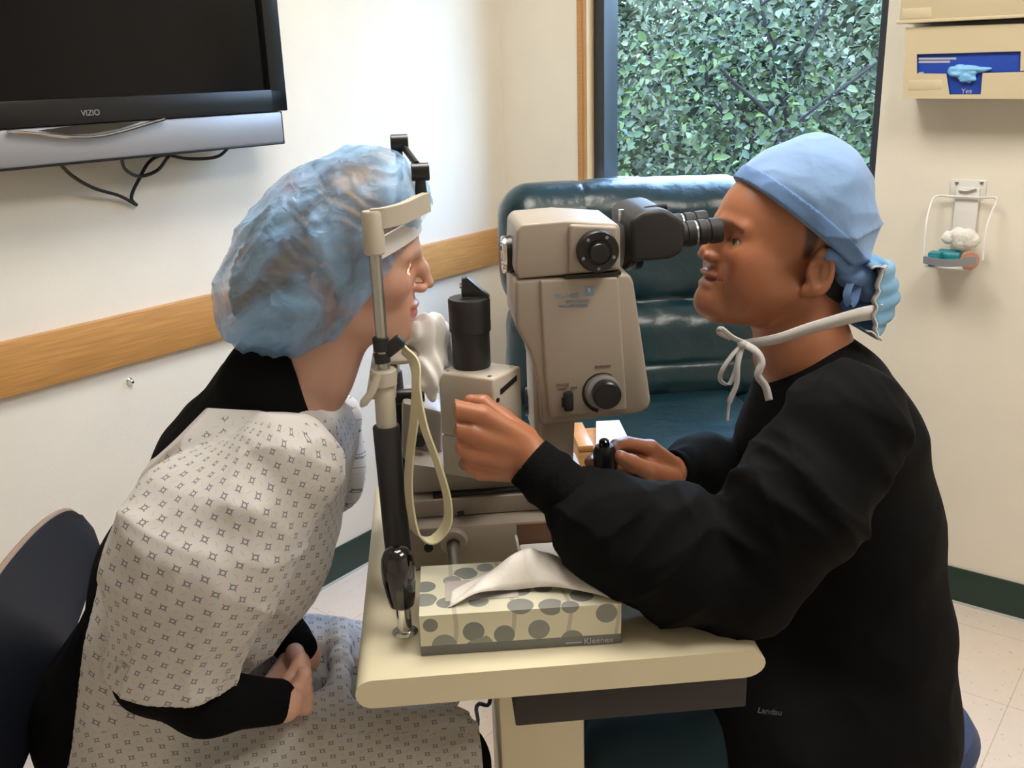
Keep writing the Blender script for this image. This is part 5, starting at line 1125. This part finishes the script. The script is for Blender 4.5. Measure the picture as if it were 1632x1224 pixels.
g = G(); sp_ = spline([pt(1402, 496, 1.19), pt(1372, 501, 1.178), pt(1330, 512, 1.172), pt(1285, 525, 1.170), pt(1235, 541, 1.176), pt(1188, 548, 1.205)], 6); g.ribbon(sp_, list(np.linspace(.022, .011, len(sp_))), V(.1, -.25, 1), .0015)
g.build('mask_tie', 'maskw', mk, angle=180)
g = G(); Yw = 1.195
g.ribbon(spline([pt(1186, 546, Yw), pt(1170, 562, Yw-.008), pt(1152, 588, Yw-.008), pt(1148, 606, Yw), pt(1162, 612, Yw+.004), pt(1172, 590, Yw), pt(1178, 560, Yw)], 7), .0058, V(.6, -.6, .3), .0011)
g.ribbon(spline([pt(1184, 548, Yw-.004), pt(1176, 580, Yw-.012), pt(1174, 612, Yw-.012), pt(1163, 640, Yw-.01), pt(1159, 672, Yw-.01)], 7), [.0068]*22+[.004]*7, V(1, -.3, 0), .0009)
g.ribbon(spline([pt(1186, 548, Yw-.006), pt(1205, 560, Yw-.020), pt(1214, 578, Yw-.026), pt(1208, 598, Yw-.026), pt(1220, 616, Yw-.028), pt(1226, 638, Yw-.030)], 7), .0095, V(1, -.5, .2), .0010)
g.ribbon(spline([pt(1190, 548, Yw-.004), pt(1168, 538, Yw-.01), pt(1150, 524, Yw-.008), pt(1146, 530, Yw-.004), pt(1165, 540, Yw)], 6), .0065, V(.2, -.6, 1), .0010)
g.sph(pt(1183, 548, Yw-.006), .0065, 16, (1, .8, .9)); g.build('mask_bow', 'maskw', mk, angle=180)
# black scrub jacket
nA = L((1352, 500), (1195, 596), (1340, 700), 1.2)
upper = pw((1350, 672, 1.045, .068), (1275, 800, 1.01, .070), (1182, 925, 1.02, .064))
fore = pw((1182, 925, 1.02, .064), (1070, 880, 1.03, .070), (975, 845, 1.05, .056), (915, 800, 1.075, .038))
def fjack(P):
    t_ = chain(P, pw((1308, 610, YH, .066), (1318, 690, YH, .101), (1345, 830, YH, .106), (1352, 980, YH, .118), (1338, 1120, YH, .136), (1322, 1240, YH, .132)), .06, 1.32, YH)
    t_ = smax(t_, nA(P), .004)
    t_ = np.maximum(t_, -chain(P, [(a, r+.004) for a, r in neckD[:2]]+[(pt(1290, 600, YH), .060)], .02)) 
    ar = chain(P, upper, .03)
    w1 = P @ np.array([[.6, 0, .8], [0, 1, 0], [-.8, 0, .6]])
    wv = w1+.03*noise(P*6)[:, None]; ar = ar-.010*ridges(wv*V(5, 8, 14)+3)-.0045*ridges(wv*V(9, 12, 30))+.008-.006*creases(wv*V(4, 7, 12)+6)
    fr_ = chain(P, fore, .03)-.010*ridges(wv*V(12, 9, 7)+8)-.005*ridges(wv*V(22, 16, 14)+1)+.008-.007*creases(wv*V(11, 8, 7)+2)
    a_ = smin(ar, fr_, .02)
    sk = chain(P, [(V(.462, YH, .50), .130), (V(.60, YH, .50), .120)], .04, 1.5, YH); t_ = smin(t_, sk, .05)
    t_ = smin(t_-.006*ridges(P*V(5, 6, 4)+2)-.004*ridges(P*V(13, 12, 10)), a_, .022)
    fa = chain(P, [(dsF, .066), (deF, .058), (pt(1120, 752, 1.31), .048), (pt(1088, 755, 1.28), .034)], .03)-.006*ridges(P*V(20, 20, 14)+3)
    t_ = smin(t_, fa, .02)
    return np.maximum(t_, -(P[:, 2]-.37))
vs, fs = voxmesh(fjack, V(.08, .88, .35), V(.86, 1.62, 1.27), .0040); jk = mesh('scrub_jacket', vs, fs, 'jack', doc, 180)
# ribbed cuffs
def fcuff(P):
    d = capsule(P, pt(925, 805, 1.07), pt(846, 738, 1.10), .0375, .0335); 
    w_ = pt(846, 738, 1.10)-pt(925, 805, 1.07); w_ /= np.linalg.norm(w_); q = P-pt(846, 738, 1.10); h = q @ w_
    ang = np.arctan2(q @ np.cross(w_, V(0, 1, 0)), q[:, 1]); d = d+.0006*np.sin(ang*70)-.0025*np.exp(-((h+.028)/.008)**2)
    d = np.maximum(d, h-.004); return np.maximum(d, -np.maximum(capsule(P, pt(900, 790, 1.08), pt(820, 715, 1.11), .030, .030), -(h+.018)))
vs, fs = voxmesh(fcuff, pt(890, 770, 1.09)-.12, pt(890, 770, 1.09)+.12, .0026); mesh('sleeve_cuff', vs, fs, 'rib', doc, 180)
def fcuff2(P):
    a, b = pt(1120, 752, 1.30), pt(1072, 754, 1.268); w_ = (b-a)/np.linalg.norm(b-a); h = (P-b) @ w_; d = np.maximum(capsule(P, a, b, .036, .0335), h-.002); return np.maximum(d, -np.maximum(capsule(P, a, b+w_*.05, .029, .029), -(h+.02)))
vs, fs = voxmesh(fcuff2, pt(1095, 753, 1.285)-.09, pt(1095, 753, 1.285)+.09, .0028); mesh('sleeve_cuff', vs, fs, 'rib', doc, 180)
text('label_lettering', 'Landau', pt(1226, 1138, 1.046), V(1, 0, -.22), ez, .012, mat('grey stitching', (.10, .10, .11), .8), jk)
def ftr(P):
    d = None
    for a, b, c in ((dhN, dkN, dfN), (dhF, dkF, dfF)):
        e = chain(P, [(a, .078), (b, .062), (c+V(0, 0, .07), .056)], .03); d = e if d is None else smin(d, e, .03)
    return d-.005*ridges(P*V(9, 9, 9)+2)
vs, fs = voxmesh(ftr, V(.08, .98, .03), V(.85, 1.55, .68), .007); mesh('scrub_trousers', vs, fs, 'tealp', doc, 180)
for c_ in (dfN, dfF):
    g = G(); g.sph(c_+V(-.05, 0, -.012), 1, 24, (.145, .048, .048)); g.box(c_+V(-.05, 0, -.042), (.28, .09, .014), .005); g.build('shoe', 'shoe', doc)

# slit lamp beam: the warm light the instrument throws into the eye
sp = bpy.data.lights.new('slit_beam', 'SPOT'); so = link(bpy.data.objects.new('slit_beam', sp)); src = pt(725, 440, 1.212); tgt = PH.W(.096, -.031, .0115)
so.location = src; d = Vector(tgt)-Vector(so.location); so.rotation_euler = d.to_track_quat('-Z', 'Y').to_euler(); sp.energy = 2.2; sp.color = (1, .45, .28); sp.spot_size = math.radians(15); sp.spot_blend = .4; sp.shadow_soft_size = .002
